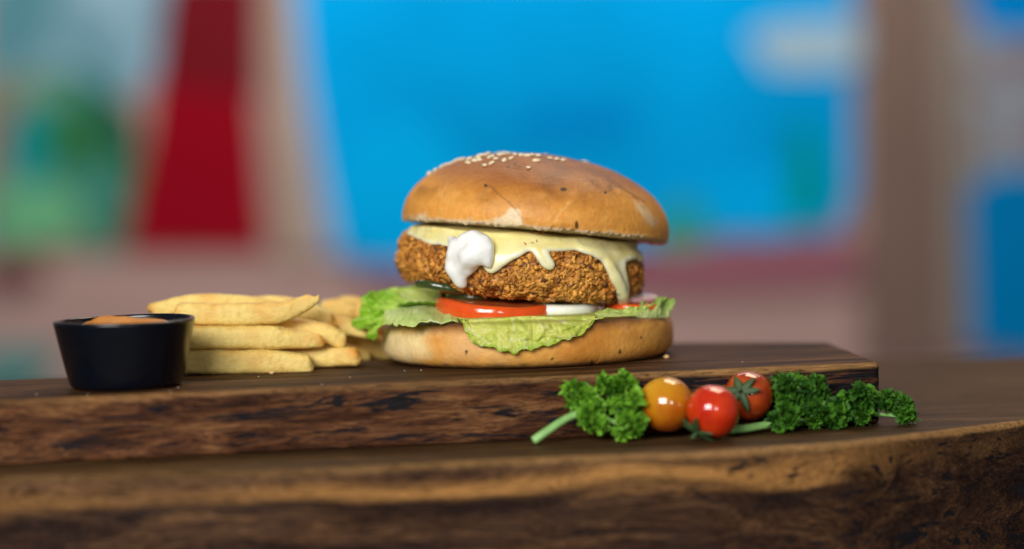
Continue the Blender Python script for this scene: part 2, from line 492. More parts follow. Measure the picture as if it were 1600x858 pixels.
def mottled(name, stops, sc, off=0):
    m = bpy.data.materials.new(name); m.use_nodes = True; nt = m.node_tree
    tc = nt.nodes.new('ShaderNodeTexCoord'); mp = nt.nodes.new('ShaderNodeMapping'); mp.inputs['Scale'].default_value = (sc, sc, sc)
    mp.inputs['Location'].default_value = (off, off * .3, off * .7)
    nt.links.new(tc.outputs['Object'], mp.inputs[0])
    t = nt.nodes.new('ShaderNodeTexNoise'); t.inputs['Scale'].default_value = 1; t.inputs['Detail'].default_value = 3
    nt.links.new(mp.outputs[0], t.inputs['Vector'])
    nt.links.new(ramp(nt, t.outputs[0], stops), nt.nodes['Principled BSDF'].inputs['Base Color'])
    nt.nodes['Principled BSDF'].inputs['Roughness'].default_value = .8
    nt.nodes['Principled BSDF'].inputs['Specular IOR Level'].default_value = .02
    return m
def ell(cx, cy, rx, ry, n=20, a0=0):
    return [(cx + rx * math.cos(a0 + i / n * 2 * math.pi), cy - ry * math.sin(a0 + i / n * 2 * math.pi)) for i in range(n)]
blue = flat_mat('blue_paint', (.0, .33, .72), .6, .28, .018)
blue_deep = flat_mat('deep_blue_paint', (.0, .20, .55), .6)
blue_bright = flat_mat('bright_blue_paint', (.0, .40, .82), .6, .05)
white_p = flat_mat('white_paint', (.45, .55, .62), .6)
panel('sky_panel', [(-30, -40), (290, -40), (250, 120), (170, 170), (-30, 150)], mottled('pale_sky_paint', [(.38, (.08, .23, .27)), (.58, (.27, .42, .52))], 5))
panel('garden_panel', [(-30, 120), (120, 110), (215, 180), (225, 330), (180, 395), (-30, 395)],
      mottled('garden_paint', [(.34, (.02, .08, .05)), (.43, (.03, .18, .10)), (.5, (.06, .24, .20)), (.56, (.18, .30, .18)), (.62, (.25, .14, .12)), (.75, (.10, .25, .06))], 4.5, 1.2))
panel('leaf_patch', ell(100, 215, 55, 40), flat_mat('leaf_green_paint', (.03, .16, .05)))
panel('pond_patch', ell(45, 235, 30, 75), flat_mat('teal_paint', (.0, .26, .27)))
panel('lawn_patch', ell(60, 335, 70, 48), flat_mat('lawn_green_paint', (.14, .42, .21)))
panel('red_banner', [(265, -40), (372, -40), (400, 180), (418, 394), (192, 394), (234, 190)], flat_mat('red_paint', (.27, .003, .012), .5, .08))
panel('dark_red_band', [(265, -40), (405, -40), (405, 150), (245, 130)], flat_mat('maroon_paint', (.16, .009, .014)))
panel('post', [(412, -40), (490, -40), (520, 402), (426, 402)], flat_mat('beige_post_paint', (.36, .27, .21)))
panel('pale_frame', [(452, -40), (502, -40), (545, 330), (552, 400), (505, 395), (474, 180)], flat_mat('pale_frame_paint', (.40, .42, .52)))
panel('blue_panel', [(462, -40), (1332, -40), (1332, 300), (1305, 360), (1130, 370), (1000, 385), (860, 408), (600, 418), (528, 400), (500, 260), (474, 100)], blue)
panel('deep_blue_band', ell(900, 190, 100, 30), flat_mat('mid_blue_paint', (.0, .24, .60)))
panel('bright_blue_patch', ell(620, 300, 110, 110), blue_bright)
panel('bright_blue_patch', ell(1190, 320, 90, 50), blue_bright)
panel('cloud_patch', [(1165, 55), (1210, 38), (1300, 30), (1345, 35), (1345, 105), (1290, 112), (1200, 110)], flat_mat('cloud_paint', (.34, .47, .55)))
panel('palm_patch', [(1235, 190), (1265, 200), (1290, 300), (1270, 345), (1225, 340), (1240, 270)], flat_mat('palm_green_paint', (.0, .28, .22)))
panel('shrub_patch', [(1030, 330), (1085, 310), (1110, 375), (1060, 395), (1020, 385)], flat_mat('shrub_green_paint', (.03, .30, .22)))
panel('rose_band', [(560, 415), (840, 415), (1020, 390), (1340, 372), (1340, 440), (1100, 455), (560, 445)], flat_mat('rose_paint', (.30, .11, .14)))
panel('teal_skirting', [(-30, 545), (100, 545), (60, 600), (-30, 610)], flat_mat('teal_skirting_paint', (.07, .25, .24)))
panel('dark_red_patch', ell(20, 425, 55, 20), flat_mat('brown_red_paint', (.16, .05, .05)))
panel('post', [(1350, -40), (1455, -40), (1475, 560), (1345, 560)], flat_mat('brown_post_paint', (.19, .125, .10)))
panel('pale_frame', [(1462, -40), (1492, -40), (1520, 330), (1522, 540), (1478, 540)], flat_mat('cream_frame_paint', (.25, .21, .17)))
panel('sea_panel', [(1508, 40), (1640, 40), (1640, 560), (1528, 545), (1520, 280)], mottled('sea_paint', [(.4, (.20, .11, .12)), (.55, (.26, .30, .33)), (.7, (.05, .14, .26))], 9, 4))
panel('blue_door', [(1508, 300), (1545, 270), (1640, 265), (1640, 560), (1515, 545)], flat_mat('navy_blue_paint', (.0, .19, .46)))
panel('blue_patch', [(1500, -40), (1640, -40), (1640, 55), (1530, 50)], blue_deep)

# ------------------------------------------------------------------ burger
burger = empty('burger', (0, 0, 0), 'breaded cutlet burger in a sesame bun with cheese, tomato and lettuce on the board', 'burger')

# --- lower half of the bun
bun_mat = material('bun_crust', rough=.48, vcol=True, sss=.12, sss_r=(.25, .12, .05), spec=.28, bump=.03, bump_s=5, bump2=.012, bump2_s=26)
def bottom_bun_geo():
    pr = [(0.02, 1.72), (3, 1.74), (4.8, 1.75), (5.3, 1.73)]
    pr += [(5.55, 1.72), (5.66, 1.68), (5.70, 1.60)] + [(5.72 + .12 * math.sin(t), .90 + .66 * math.cos(t)) for t in np.linspace(.1, math.pi / 2, 12)]
    pr += [(5.84 - .85 * (1 - math.cos(t)) ** 1.25, .90 - .90 * math.sin(t)) for t in np.linspace(.1, math.pi / 2, 16)]
    pr += [(4.4, 0.0), (3, 0.02), (.02, 0.03)]
    V, f = lathe(resample(pr, 150), 720)
    a = np.arctan2(V[:, 1], V[:, 0]); r = np.hypot(V[:, 0], V[:, 1])
    fr = ss(0.1, 1.0, -np.sin(a)) * ss(1, 4.5, r)
    V[:, 2] *= .90 + .13 * fr
    dirn = np.stack([np.cos(a), np.sin(a), 0 * a], -1)
    side = ss(4.2, 5.3, r)
    d = fbm(V, .28, 3, 5) * .16 + fbm(V * [1, 1, .35], 1.1, 4, 8) * .035
    crease = np.clip(ridged(V * [1, 1, .25], .85, 31) - .90, 0, 1) * 10
    d -= crease * .05 * ss(.2, .8, fbm(V, .3, 2, 77) + .4)
    V += dirn * (d * side)[:, None]
    V[:, 2] += side * ss(.6, 1.2, V[:, 2]) * fbm(V, 1.2, 3, 12) * .05
    V[:, 2] -= .02
    V[:, 2] = np.maximum(V[:, 2], 0.005 + 0 * V[:, 2])
    V += np.array([0, 0, 0])
    return V, f[:, ::-1]
BV, BF = bottom_bun_geo()
q = frame_xy(BV)
z = BV[:, 2]; n1 = fbm(BV, .5, 4, 40); n2 = fbm(BV, 2.2, 4, 41)
c = mixc((.74, .36, .075), (.54, .21, .032), ss(-.35, .5, n1))
pale = poly_mask(q + np.stack([n1, n2], -1) * 20, [(560, 515), (690, 512), (668, 530), (672, 552), (640, 566), (560, 575)], 16)
c = mixc(c, (.86, .68, .34), pale * .9)
c = mixc(c, (.74, .46, .20), .6 * poly_mask(q + np.stack([n1, n2], -1) * 16, [(700, 515), (760, 520), (790, 560), (700, 560)], 22))
c = mixc(c, (.72, .43, .17), .5 * ss(.1, .5, fbm(BV * [1, 1, .4], .8, 3, 90)))
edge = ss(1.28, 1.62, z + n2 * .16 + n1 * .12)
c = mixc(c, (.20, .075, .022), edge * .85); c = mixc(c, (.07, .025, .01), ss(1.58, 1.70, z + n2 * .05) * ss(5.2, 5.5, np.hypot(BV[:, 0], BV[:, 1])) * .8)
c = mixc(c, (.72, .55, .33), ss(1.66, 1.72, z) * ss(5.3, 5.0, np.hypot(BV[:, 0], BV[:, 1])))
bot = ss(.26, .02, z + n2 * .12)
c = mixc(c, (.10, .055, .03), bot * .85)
c = c * (1 + .18 * n2 + .10 * fbm(BV, 8, 2, 66))[:, None]
for px, py, r_ in ((729, 550, 3), (968 * .443 + 540, 550, 3.2), (925, 566, 3), (1002, 528, 2), (863, 561, 2)):
    c = mixc(c, (.04, .02, .01), ss(r_, r_ * .5, np.linalg.norm((q - [px, py]) * [1, .75], axis=1)) * (BV[:, 1] < 0))
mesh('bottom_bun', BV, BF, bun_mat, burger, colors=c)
bun_tree = bvh(BV[:], BF)

# --- patty
PC = at_y(815, 417, 0.0)
PR = rot('Y', 5.8) @ rot('X', -2.0)
def patty_geo(h_scale=1.0):
    R, H = 4.80, 1.14
    pr = [(.02, H)]
    for t in np.linspace(0, math.pi, 60):
        cx, sz = math.sin(t), math.cos(t)
        pr.append((R - .95 + 1.0 * (cx ** .75), H * math.copysign(abs(sz) ** .8, sz)))
    pr.append((.02, -H))
    V, f = lathe(resample(pr, 190), 620)
    a = np.arctan2(V[:, 1], V[:, 0]); r = np.hypot(V[:, 0], V[:, 1])
    dirn = np.stack([np.cos(a), np.sin(a), 0 * a], -1)
    side = ss(2.5, 4.5, r)
    V += dirn * (side * (fbm(V, .3, 2, 60) * .28))[:, None]
    V[:, 2] += side * fbm(V, .45, 2, 61) * .12
    V[:, 2] += ss(4.7, 3.0, r) * ss(0, .9, V[:, 2]) * .34
    # the underside climbs on the left
    V[:, 2] += ss(1.5, 5, -V[:, 0]) * ss(.2, -1, V[:, 2]) * .38
    V = V @ PR.T + PC
    return V, f[:, ::-1]
PV, PF = patty_geo()
patty_base = bvh(PV, PF)
Np = normals_of(PV, PF)
lump = fbm(PV, 1.1, 3, 70) * .20 + (ridged(PV, 3.6, 72) - .6) * .07 + fbm(PV, 9, 3, 75) * .035
PVd = PV + Np * lump[:, None]
n1 = fbm(PV, 2.2, 4, 80); n2 = fbm(PV, 8, 2, 81)
pcol = mixc((.26, .085, .014), (.60, .27, .05), ss(-.3, .45, lump * 5 + n1 * .5))
pcol = pcol * (1 + .25 * n2)[:, None]
# crumbs
def ico(level):
    import bmesh
    bm = bmesh.new(); bmesh.ops.create_icosphere(bm, subdivisions=level, radius=1)
    V = np.array([v.co[:] for v in bm.verts]); f = np.array([[v.index for v in t.verts] for t in bm.faces]); bm.free(); return V, f
IV, IF = ico(2)
temps = []
for k in range(10):
    T = IV * (1 + .8 * noise(IV, 1.2, k * 3)[:, None] + .7 * noise(IV, 2.9, k * 5 + 1)[:, None]); T[:, 2] += .5 * T[:, 0] ** 2 * (k % 3 - 1)
    temps.append(T)
rr = np.random.default_rng(11)
wside = ss(-1.6, -.2, -np.abs(PV @ np.array([0, 0, 1]) * 0)) * 1.0
rad = np.hypot(*((PV - PC) @ PR)[:, :2].T)
prob = ss(3.3, 4.4, rad); prob *= (PV[:, 1] < 3.5) * .98 + .02
prob /= prob.sum()
pick = rr.choice(len(PV), 12000, p=prob)
cv, cf, cc = [PVd], [np.column_stack([PF[:, 0], PF[:, 1], PF[:, 2]]), np.column_stack([PF[:, 0], PF[:, 2], PF[:, 3]])], [pcol]
off = len(PVd)
tone = fbm(PV, .9, 3, 303) * .9
for k, i in enumerate(pick):
    if lump[i] < -.05 and rr.random() < .55: continue
    big = rr.random() ** 2.2
    L = .02 + .10 * big
    sc = np.array([L * (1 + .8 * rr.random()), L * (.45 + .45 * rr.random()), L * (.25 + .4 * rr.random())])
    if rr.random() < .045: sc = np.array([rr.uniform(.10, .18), rr.uniform(.05, .09), .03])
    n = Np[i]; t = rr.normal(size=3); t -= n * (t @ n) * rr.uniform(.55, 1.0); t /= np.linalg.norm(t)
    b_ = np.cross(n, t); b_ /= np.linalg.norm(b_); n_ = np.cross(t, b_)
    B = np.stack([t, b_, n_], 0)
    T = temps[k % 10] * sc
    T = T @ B + PVd[i] + n * rr.uniform(-.02, .05)
    cv.append(T); cf.append(IF + off); off += len(T)
    h = np.clip(rr.random() * .8 + .1 + tone[i], 0, 1)
    col = np.array((.44, .15, .018)) * (1 - h) + np.array((.84, .43, .085)) * h
    if rr.random() < .08: col = np.array((.15, .06, .02))
    cc.append(np.tile(col * [.98, .90, .80] * rr.uniform(.68, 1.15), (len(T), 1)))
patty_mat = material('fried_crumb', rough=.5, vcol=True, sss=.1, sss_r=(.2, .08, .03), spec=.4, bump=.01, bump_s=30)
mesh('patty', np.concatenate(cv), np.concatenate(cf), patty_mat, burger, colors=np.concatenate(cc))

# --- melted cheese over the patty
cheese_poly = [(626, 352), (628, 366), (645, 371), (660, 378), (676, 383), (692, 384), (705, 388), (725, 392), (745, 402), (758, 416), (768, 427), (776, 421),
               (790, 410), (800, 404), (815, 397), (826, 392), (833, 393), (839, 402), (847, 413), (855, 420), (861, 420), (862, 413), (856, 403), (851, 393),
               (875, 393), (905, 394), (925, 401), (940, 409), (948, 425), (956, 442), (961, 452), (966, 470), (974, 476), (978, 468), (977, 450), (974, 432),
               (971, 412), (985, 405), (1000, 409), (1008, 411), (1010, 400), (995, 380), (960, 360), (900, 345)]
balls = []
gx, gy = np.meshgrid(np.arange(622, 1016, 2.2), np.arange(344, 484, 2.2))
gp = np.stack([gx.ravel(), gy.ravel()], -1)
gp = gp[inside(gp, cheese_poly)]
dd = seg_dist(gp, cheese_poly + [cheese_poly[0]])
for (px, py), d in zip(gp, dd):
    if d < 1.6: continue
    hh = hit(patty_base, px, py)
    if hh is None: continue
    p, n = hh
    low = ss(385, 400, py)
    r_ = .085 + .03 * ss(10, 2, d) + .03 * low
    nn = n.copy(); p2 = p + nn * (.07 + .05 * low)
    balls.append((*p2, r_))
for px, py, r_, o_ in (
                       (957, 456, .09, .16), (952, 458, .09, .16), (861, 414, .13, .12), (855, 408, .13, .12), (848, 400, .12, .12), (770, 420, .1, .12),
                       (905, 389, .12, .12), (925, 394, .13, .12), (940, 400, .13, .13), (880, 387, .1, .1), (985, 402, .12, .1), (1000, 407, .11, .1), (655, 372, .1, .1), (672, 378, .1, .1)):
    hh = hit(patty_base, px, py)
    if hh: balls.append((*(hh[0] + hh[1] * o_), r_))
main = [(940, 405, .14, .13), (950, 418, .17, .15), (958, 432, .17, .17), (965, 446, .19, .18), (969, 457, .19, .2), (973, 467, .16, .2), (976, 474, .10, .2)]
for a_, b_ in zip(main[:-1], main[1:]):
    for t in np.linspace(0, 1, 6):
        e_ = [x * (1 - t) + y * t for x, y in zip(a_, b_)]
        hh = hit(patty_base, e_[0], e_[1]) or (hh[0] + np.array([0, -.01, -.05]), hh[1]); balls.append((*(hh[0] + hh[1] * e_[3]), e_[2]))
for X in np.arange(-5, 5.01, .11):
    for Y in np.arange(-5, 5.01, .11):
        if X * X + Y * Y < 4.55 ** 2:
            p = PR @ np.array([X, Y, 1.20 + .34 * float(ss(4.7, 3.0, math.hypot(X, Y))) + .03 * math.sin(X * 2.1 + Y)]) + PC
            balls.append((*p, .10))
CV, CF = blob_mesh(balls, .05, 5, .015, lambda g: fbm(g, 1.3, 2, 33) * .03)
q = frame_xy(CV); n1 = fbm(CV, 1.0, 3, 35)
ccol = mixc((.86, .78, .38), (.84, .72, .28), ss(-.3, .4, n1))
low = ss(8, 2, seg_dist(q, cheese_poly)) * (CV[:, 1] < 0)
ccol = mixc(ccol, (.92, .89, .66), low * .8)
ccol = mixc(ccol, (.80, .74, .42), .8 * ss(405, 425, q[:, 1]) * (CV[:, 1] < 0))
cheese_mat = material('melted_cheese', rough=.30, vcol=True, sss=.35, sss_r=(.35, .25, .1), spec=.5, coat=.15, bump=.02, bump_s=3)
mesh('cheese_slice', CV, CF, cheese_mat, burger, colors=ccol)
cheese_tree = bvh(CV, CF)

# --- mayonnaise dollop
balls = []
for px, py, r_, o_ in ((709, 377, .20, .12), (716, 385, .27, .14), (730, 384, .36, .16), (744, 381, .42, .20), (754, 386, .40, .20), (760, 395, .32, .20), (762, 404, .26, .16), (749, 396, .42, .2),
                       (738, 398, .42, .2), (726, 398, .36, .2), (716, 400, .32, .15), (708, 408, .22, .12), (711, 418, .28, .14), (717, 425, .30, .16), (728, 414, .34, .18),
                       (738, 408, .32, .2), (722, 433, .28, .18), (726, 439, .22, .2), (734, 425, .22, .14), (742, 414, .22, .12), (720, 441, .14, .16), (764, 412, .16, .1), (768, 420, .1, .1)):
    hh = hit(cheese_tree, px, py) or hit(patty_base, px, py)
    balls.append((*(hh[0] + hh[1] * o_), r_))
def mayo_disp(g):
    return -(ridged(g, .8, 14, 1) - .5) * .02 + fbm(g, 1.4, 2, 15) * .04
MV, MF = blob_mesh(balls, .04, 24, .035, mayo_disp)
mesh('mayonnaise', MV, MF, material('mayonnaise', (.90, .90, .86), .16, sss=.3, sss_r=(.3, .25, .2), spec=.6, coat=.8, coat_r=.06, bump=.03, bump_s=2.2), burger)

# --- tomato, onion and pickle slices
def disc(name, px, py, Y, R, T, ty, tx, mat, colf, roundness=.12, wob=.03, seed=0, label=None):
    pr = [(.02, T / 2), (R * .5, T / 2)]
    for t in np.linspace(0, math.pi / 2, 8): pr.append((R - roundness + roundness * math.sin(t), T / 2 - roundness + roundness * math.cos(t)))
    for t in np.linspace(0, math.pi / 2, 8): pr.append((R - roundness + roundness * math.cos(t), -T / 2 + roundness - roundness * math.sin(t)))
    pr += [(R * .5, -T / 2), (.02, -T / 2)]
    V, f = lathe(resample(pr, 70), 200)
    a = np.arctan2(V[:, 1], V[:, 0]); r = np.hypot(V[:, 0], V[:, 1]); s_ = ss(R * .3, R, r)
    bul = 1 + (.035 * np.cos(math.pi * V[:, 2] / T)) * s_ + wob * np.sin(3 * a + seed) * s_ + wob * fbm(V, .8, 2, seed) * s_
    V[:, :2] *= bul[:, None]
    V[:, 2] += fbm(V, .5, 2, seed + 3) * .1 * s_
    col = colf(V, r / R)
    V = V @ (rot('Y', ty) @ rot('X', tx)).T + at_y(px, py, Y)
    o = mesh(name, V, f[:, ::-1], mat, burger, colors=col)
    if label: o['label'] = label
    return o
tom_mat = material('tomato_flesh', rough=.16, vcol=True, sss=.25, sss_r=(.5, .1, .04), spec=.5, coat=.6, coat_r=.08, bump=.012, bump_s=4)
def tomcol(V, rr_):
    skin = ss(.93, .985, rr_)
    fl = mixc((.66, .13, .03), (.70, .22, .08), ss(-.2, .5, fbm(V, 1.5, 3, 9)))
    return mixc(fl, (.72, .085, .010), skin) * (1 + .15 * fbm(V * [1, 1, .3], 2.5, 3, 10))[:, None]
disc('tomato_slice', 778, 480, -2.35, 2.40, .66, 4.6, 3.5, tom_mat, tomcol, .10, .012, 1, 'thick bright red tomato slice at the front')
disc('tomato_slice', 988, 479, -1.7, 1.10, .36, 1.0, 2, tom_mat, tomcol, .10, .02, 4, 'dark red tomato slice behind the lettuce on the right')
on_mat = material('onion_flesh', rough=.22, vcol=True, sss=.5, sss_r=(.4, .4, .3), spec=.5, coat=.3, bump=.02, bump_s=3)
def oncol(V, rr_): return mixc((.80, .84, .66), (.88, .90, .78), ss(-.3, .3, fbm(V * [1, 1, 3], 1.5, 3, 5)))
def oncol2(V, rr_): return mixc((.60, .48, .42), (.42, .20, .22), ss(.9, 1.0, rr_))
disc('onion_slice', 872, 481, -2.4, 1.5, .46, 2, 2, on_mat, oncol, .16, .02, 7, 'white onion slice')
disc('onion_slice', 985, 464, -1.4, 1.1, .22, 2, 2, on_mat, oncol2, .1, .02, 9, 'thin purplish onion slice')
pk_mat = material('pickle_flesh', rough=.2, vcol=True, sss=.4, sss_r=(.2, .3, .05), spec=.5, coat=.6, bump=.03, bump_s=3)
def pkcol(V, rr_):
    return mixc(mixc((.20, .22, .04), (.09, .12, .02), ss(-.2, .3, fbm(V, 2, 3, 4))), (.035, .055, .012), ss(.85, .95, rr_))
disc('pickle_slice', 694, 452, -2.6, 1.15, .34, 12, -6, pk_mat, pkcol, .12, .03, 3)
disc('pickle_slice', 742, 462, -2.2, 1.1, .3, 4, -2, pk_mat, pkcol, .12, .03, 6)

# --- lettuce
let_mat = material('lettuce_leaf', rough=.34, vcol=True, spec=.45, trans=.42, bump=.03, bump_s=3.5, bump2=.01, bump2_s=14)
def leaf(root, edge, nu, nv, amp, freq, seed, up=(0, -1, .2), pal=None, curl=0, belly=0, teeth=.06):
    """ruffled leaf blade spanned between a root line and an outer margin"""
    a = smooth_curve(root, nu); b = smooth_curve(edge, nu)
    t = np.linspace(0, 1, nv)[None, :, None]
    V = a[:, None] * (1 - t) + b[:, None] * t
    up = np.asarray(up, float); up /= np.linalg.norm(up)
    u = np.linspace(0, 1, nu)[:, None] * freq + 0 * t[..., 0]
    tt = t[..., 0] + 0 * u
    w3 = np.stack([u, tt * 1.3, 0 * u + seed], -1)
    ruff = (noise(w3, 1.0, seed) * 1.0 + .5 * noise(w3, 2.3, seed + 2) + .25 * noise(w3, 5.1, seed + 4)) * amp * (.15 + tt ** 1.4)
    V = V + up * (ruff + belly * np.sin(math.pi * tt))[..., None]
    edge_n = noise(np.stack([u * 3, 0 * u, 0 * u], -1), 1.0, seed + 6) + .6 * noise(np.stack([u * 8, 0 * u, 0 * u], -1), 1.0, seed + 7)
    V = V + (b - a)[:, None] / np.linalg.norm(b - a, axis=1)[:, None, None] * (teeth * edge_n * tt ** 3)[..., None]
    side = np.cross(up, [0, 0, 1.]); side = side / (np.linalg.norm(side) + 1e-9)
    V = V + side * (noise(w3, 1.7, seed + 9) * amp * .5 * tt)[..., None]
    V = V.reshape(-1, 3); tt = tt.ravel(); uu = u.ravel()
    vein = ss(.80, .97, ridged(np.stack([uu * .9 + .6 * noise(w3.reshape(-1, 3), 1.5, seed + 3), tt * 2.2, 0 * tt], -1), 1.2, seed + 11))
    fine = ss(.80, .98, ridged(np.stack([uu * 2, tt * 4, 0 * tt], -1), 1.7, seed + 13))
    n_ = fbm(np.stack([uu, tt * 2, 0 * tt], -1), 1.6, 3, seed + 20)
    pal = pal or ((.74, .78, .40), (.36, .58, .085), (.80, .84, .55))
    c = mixc(pal[0], pal[1], np.clip(.15 + .75 * tt ** 1.6 + .8 * n_, 0, 1))
    c = mixc(c, pal[2], np.clip(vein * .75 + fine * .25, 0, 1))
    return V, grid_faces(nu, nv), c
def leaf_obj(parts, label=None):
    V, f, c = [], [], []; o_ = 0
    for a, b, d in parts:
        V.append(a); f.append(b + o_); c.append(d); o_ += len(a)
    o = mesh('lettuce_leaf', np.concatenate(V), np.concatenate(f), let_mat, burger, colors=np.concatenate(c))
    sm = o.modifiers.new('thickness', 'SOLIDIFY'); sm.thickness = .00035; sm.offset = 0
    if label: o['label'] = label
    return o
A = lambda lst: [at_y(*p) for p in lst]
# front leaf: over the bun rim and down its side
def front_leaf():
    bot = np.array([(712, 497), (722, 503), (731, 525), (738, 536), (760, 542), (783, 547), (806, 552), (818, 546), (838, 545), (855, 539), (880, 533), (900, 527), (914, 519), (924, 508), (931, 500), (945, 497)], float)
    nu, nv = 260, 70
    E = resample(bot, nu)
    V = np.zeros((nu, nv, 3)); uv = np.zeros((nu, nv, 2))
    for i in range(nu):
        ex, ey = E[i]; u = i / (nu - 1)
        ty = 490 + 4 * math.sin(u * 9) + (1 - u) * 0
        tx = ex + (790 - ex) * .10
        for j in range(nv):
            v = j / (nv - 1)
            if v < .3:                      # lies on the crumb side of the bun
                k = v / .3
                p = np.array([at_y(tx, 489, -4.2)[0] , -2.6 - 2.65 * k, 1.88 + .05 * k])
                p = p * 1.0
                if k > .5: pass
            else:
                k = (v - .3) / .7
                px, py = tx * (1 - k) + ex * k, (ty + 6) * (1 - k) + ey * k
                hh = hit(bun_tree, px, min(py, 572))
                q_ = hh[0] if hh is not None else at_y(px, py, -5.5)
                p = at_y(px, py, min(q_[1], -5.0) - .14 - .06 * k)
            V[i, j] = p; uv[i, j] = (u, v)
    for _ in range(5):
        V[:, 1:-1] = (V[:, :-2] + 2 * V[:, 1:-1] + V[:, 2:]) / 4
        V[1:-1] = (V[:-2] + 2 * V[1:-1] + V[2:]) / 4
    u = uv[..., 0] * 9; v = uv[..., 1]
    w3 = np.stack([u, v * 2.5, 0 * u], -1)
    am = ss(.15, .6, v)
    fold = np.abs(noise(w3 + [0, 0, 4], .8, 5)) * .28 + noise(w3, 1.9, 8) * .12 + noise(w3, 4.2, 9) * .045
    V[..., 1] -= (fold * am + .02)
    V[..., 2] += noise(w3, 2.7, 12) * .05 * am + (noise(np.stack([u * 3.5, 0 * u, 0 * u], -1), 1, 3) * .09) * ss(.8, 1, v)
    uf, vf = u.ravel(), v.ravel(); f3 = np.stack([uf, vf * 3.2, 0 * uf], -1)
    warp = f3 + .5 * np.stack([noise(f3, .9, 31), noise(f3, .9, 32), 0 * uf], -1)
    vein = ss(.86, .985, ridged(warp, .55, 36, 1)); fine = ss(.80, .98, ridged(warp, 1.9, 39, 1))
    n_ = fbm(f3, .6, 3, 44)
    c = mixc((.88, .84, .26), (.64, .74, .09), np.clip(.2 + .5 * vf + .9 * n_, 0, 1))
    c = mixc(c, (.36, .58, .04), .7 * ss(.86, 1.0, vf) + .45 * ss(.25, .55, n_))
    c = mixc(c, (.88, .88, .48), np.clip(vein * .7 + fine * .25, 0, .85))
    dark = ss(.9, .99, ridged(warp, 1.3, 61, 1)) * ss(.75, .4, vf)
    c = mixc(c, (.30, .30, .14), dark * .45)
    return V.reshape(-1, 3), grid_faces(nu, nv), c
leaf_obj([front_leaf()], 'pale lettuce leaf hanging over the front of the lower bun')
G1 = ((.66, .82, .16), (.32, .66, .025), (.74, .88, .26))
G2 = ((.88, .95, .40), (.64, .85, .10), (.94, .97, .56))
# left leaf: crumpled bright margin, pale rib part
l1 = leaf(A([(668, 480, -1.0), (640, 482, -2.0), (612, 492, -2.4), (604, 500, -3.0)]), A([(590, 452, 0.2), (566, 466, -.8), (561, 500, -1.4), (582, 527, -2.4)]), 110, 60, .75, 5.5, 3, (0.3, -1, .5), G1, teeth=.12)
l1b = leaf(A([(650, 478, -.5), (625, 486, -1.2), (606, 490, -1.6)]), A([(612, 450, 0), (578, 462, -1.2), (590, 505, -2.2)]), 90, 50, .6, 4.5, 8, (-.3, -1, .5), G1, teeth=.12)
l2 = leaf(A([(705, 478, -1.0), (660, 478, -1.2), (606, 480, -1.2)]), A([(690, 458, .4), (650, 448, .4), (606, 453, .2)]), 90, 40, .22, 3, 12, (0, -1, .3), G2, teeth=.05)
l3 = leaf(A([(700, 484, -2.0), (660, 480, -1.4), (615, 482, -1.4)]), A([(700, 474, -2.6), (664, 471, -2.6), (622, 476, -2.4)]), 80, 30, .3, 5, 15, (0, -1, .3), ((.5, .68, .14), (.30, .55, .05), (.62, .76, .3)))
leaf_obj([l1, l1b, l2, l3], 'bright green crumpled lettuce leaf sticking out on the left')
l4 = leaf(A([(712, 482, -1.2), (660, 477, -1.4), (604, 484, -1.8)]), A([(714, 503, -4.7), (665, 504, -5.1), (630, 506, -4.5), (598, 511, -2.8)]), 100, 40, .16, 6, 18, (0, -.3, 1), ((.90, .96, .50), (.74, .90, .26), (.96, .98, .74)), belly=.16)
leaf_obj([l4], 'whitish lettuce rib lying along the left rim of the lower bun')
r1 = leaf(A([(925, 496, -4.9), (975, 494, -4.0), (1010, 494, -3.0), (1040, 494, -1.6)]), A([(935, 484, -3.6), (975, 482, -3.3), (1012, 478, -2.6), (1048, 468, -1.0)]), 120, 40, .26, 6, 23, (0, -1, .5), G2, teeth=.08)
r2 = leaf(A([(985, 494, -3.6), (1012, 497, -3.2), (1046, 497, -2.0)]), A([(1002, 470, -2.0), (1022, 464, -2.0), (1050, 472, -1.5)]), 90, 40, .4, 4, 27, (0.2, -1, .4), ((.66, .74, .30), (.40, .62, .10), (.74, .80, .42)), teeth=.1)
leaf_obj([r1, r2], 'lettuce leaf curling up at the right rim of the lower bun')

# --- upper half of the bun
TC = at_y(835.5, 361.5, 0.0)
TR = rot('Y', 6.4) @ rot('X', -3.0)
def top_bun_geo():
    R, H = 5.38, 3.05
    pr = []
    for t in np.linspace(0.004, math.pi / 2, 70):
        pr.append((R * math.sin(t) ** .97, .36 + (H - .36) * math.cos(t) ** .96))
    for t in np.linspace(.1, math.pi / 2, 14):
        pr.append((R - .17 + .17 * math.cos(t) ** .8, .36 - .36 * math.sin(t) ** 1.1))
    pr += [(4.7, .0), (4.2, -.06), (3, -.12), (.02, -.14)]
    V, f = lathe(resample(pr, 230), 840)
    a = np.arctan2(V[:, 1], V[:, 0]); r = np.hypot(V[:, 0], V[:, 1])
    nrm = V / np.array([R, R, H]) ** 2; nrm[:, 2] = np.maximum(nrm[:, 2], 0); nrm /= np.linalg.norm(nrm, axis=1)[:, None] + 1e-9
    dome = ss(.0, .25, V[:, 2])
    d = fbm(V, .22, 2, 101) * .16 + fbm(V, .8, 3, 102) * .030 + fbm(V, 3.0, 3, 103) * .006
    cr = np.clip(ridged(V * [1, 1, .6], .55, 131, 1) - .93, 0, 1) * 14
    d -= cr * .007
    V += nrm * (d * dome)[:, None]
    # ragged cut lip
    lip = ss(4.3, 5.0, r) * ss(.6, .1, V[:, 2])
    V[:, 2] += lip * (fbm(V * [1, 1, 0], 1.0, 3, 110) * .13 + fbm(V * [1, 1, 0], 5.5, 3, 111) * .11)
    V = V @ TR.T + TC
    return V, f[:, ::-1]
TV, TF = top_bun_geo()
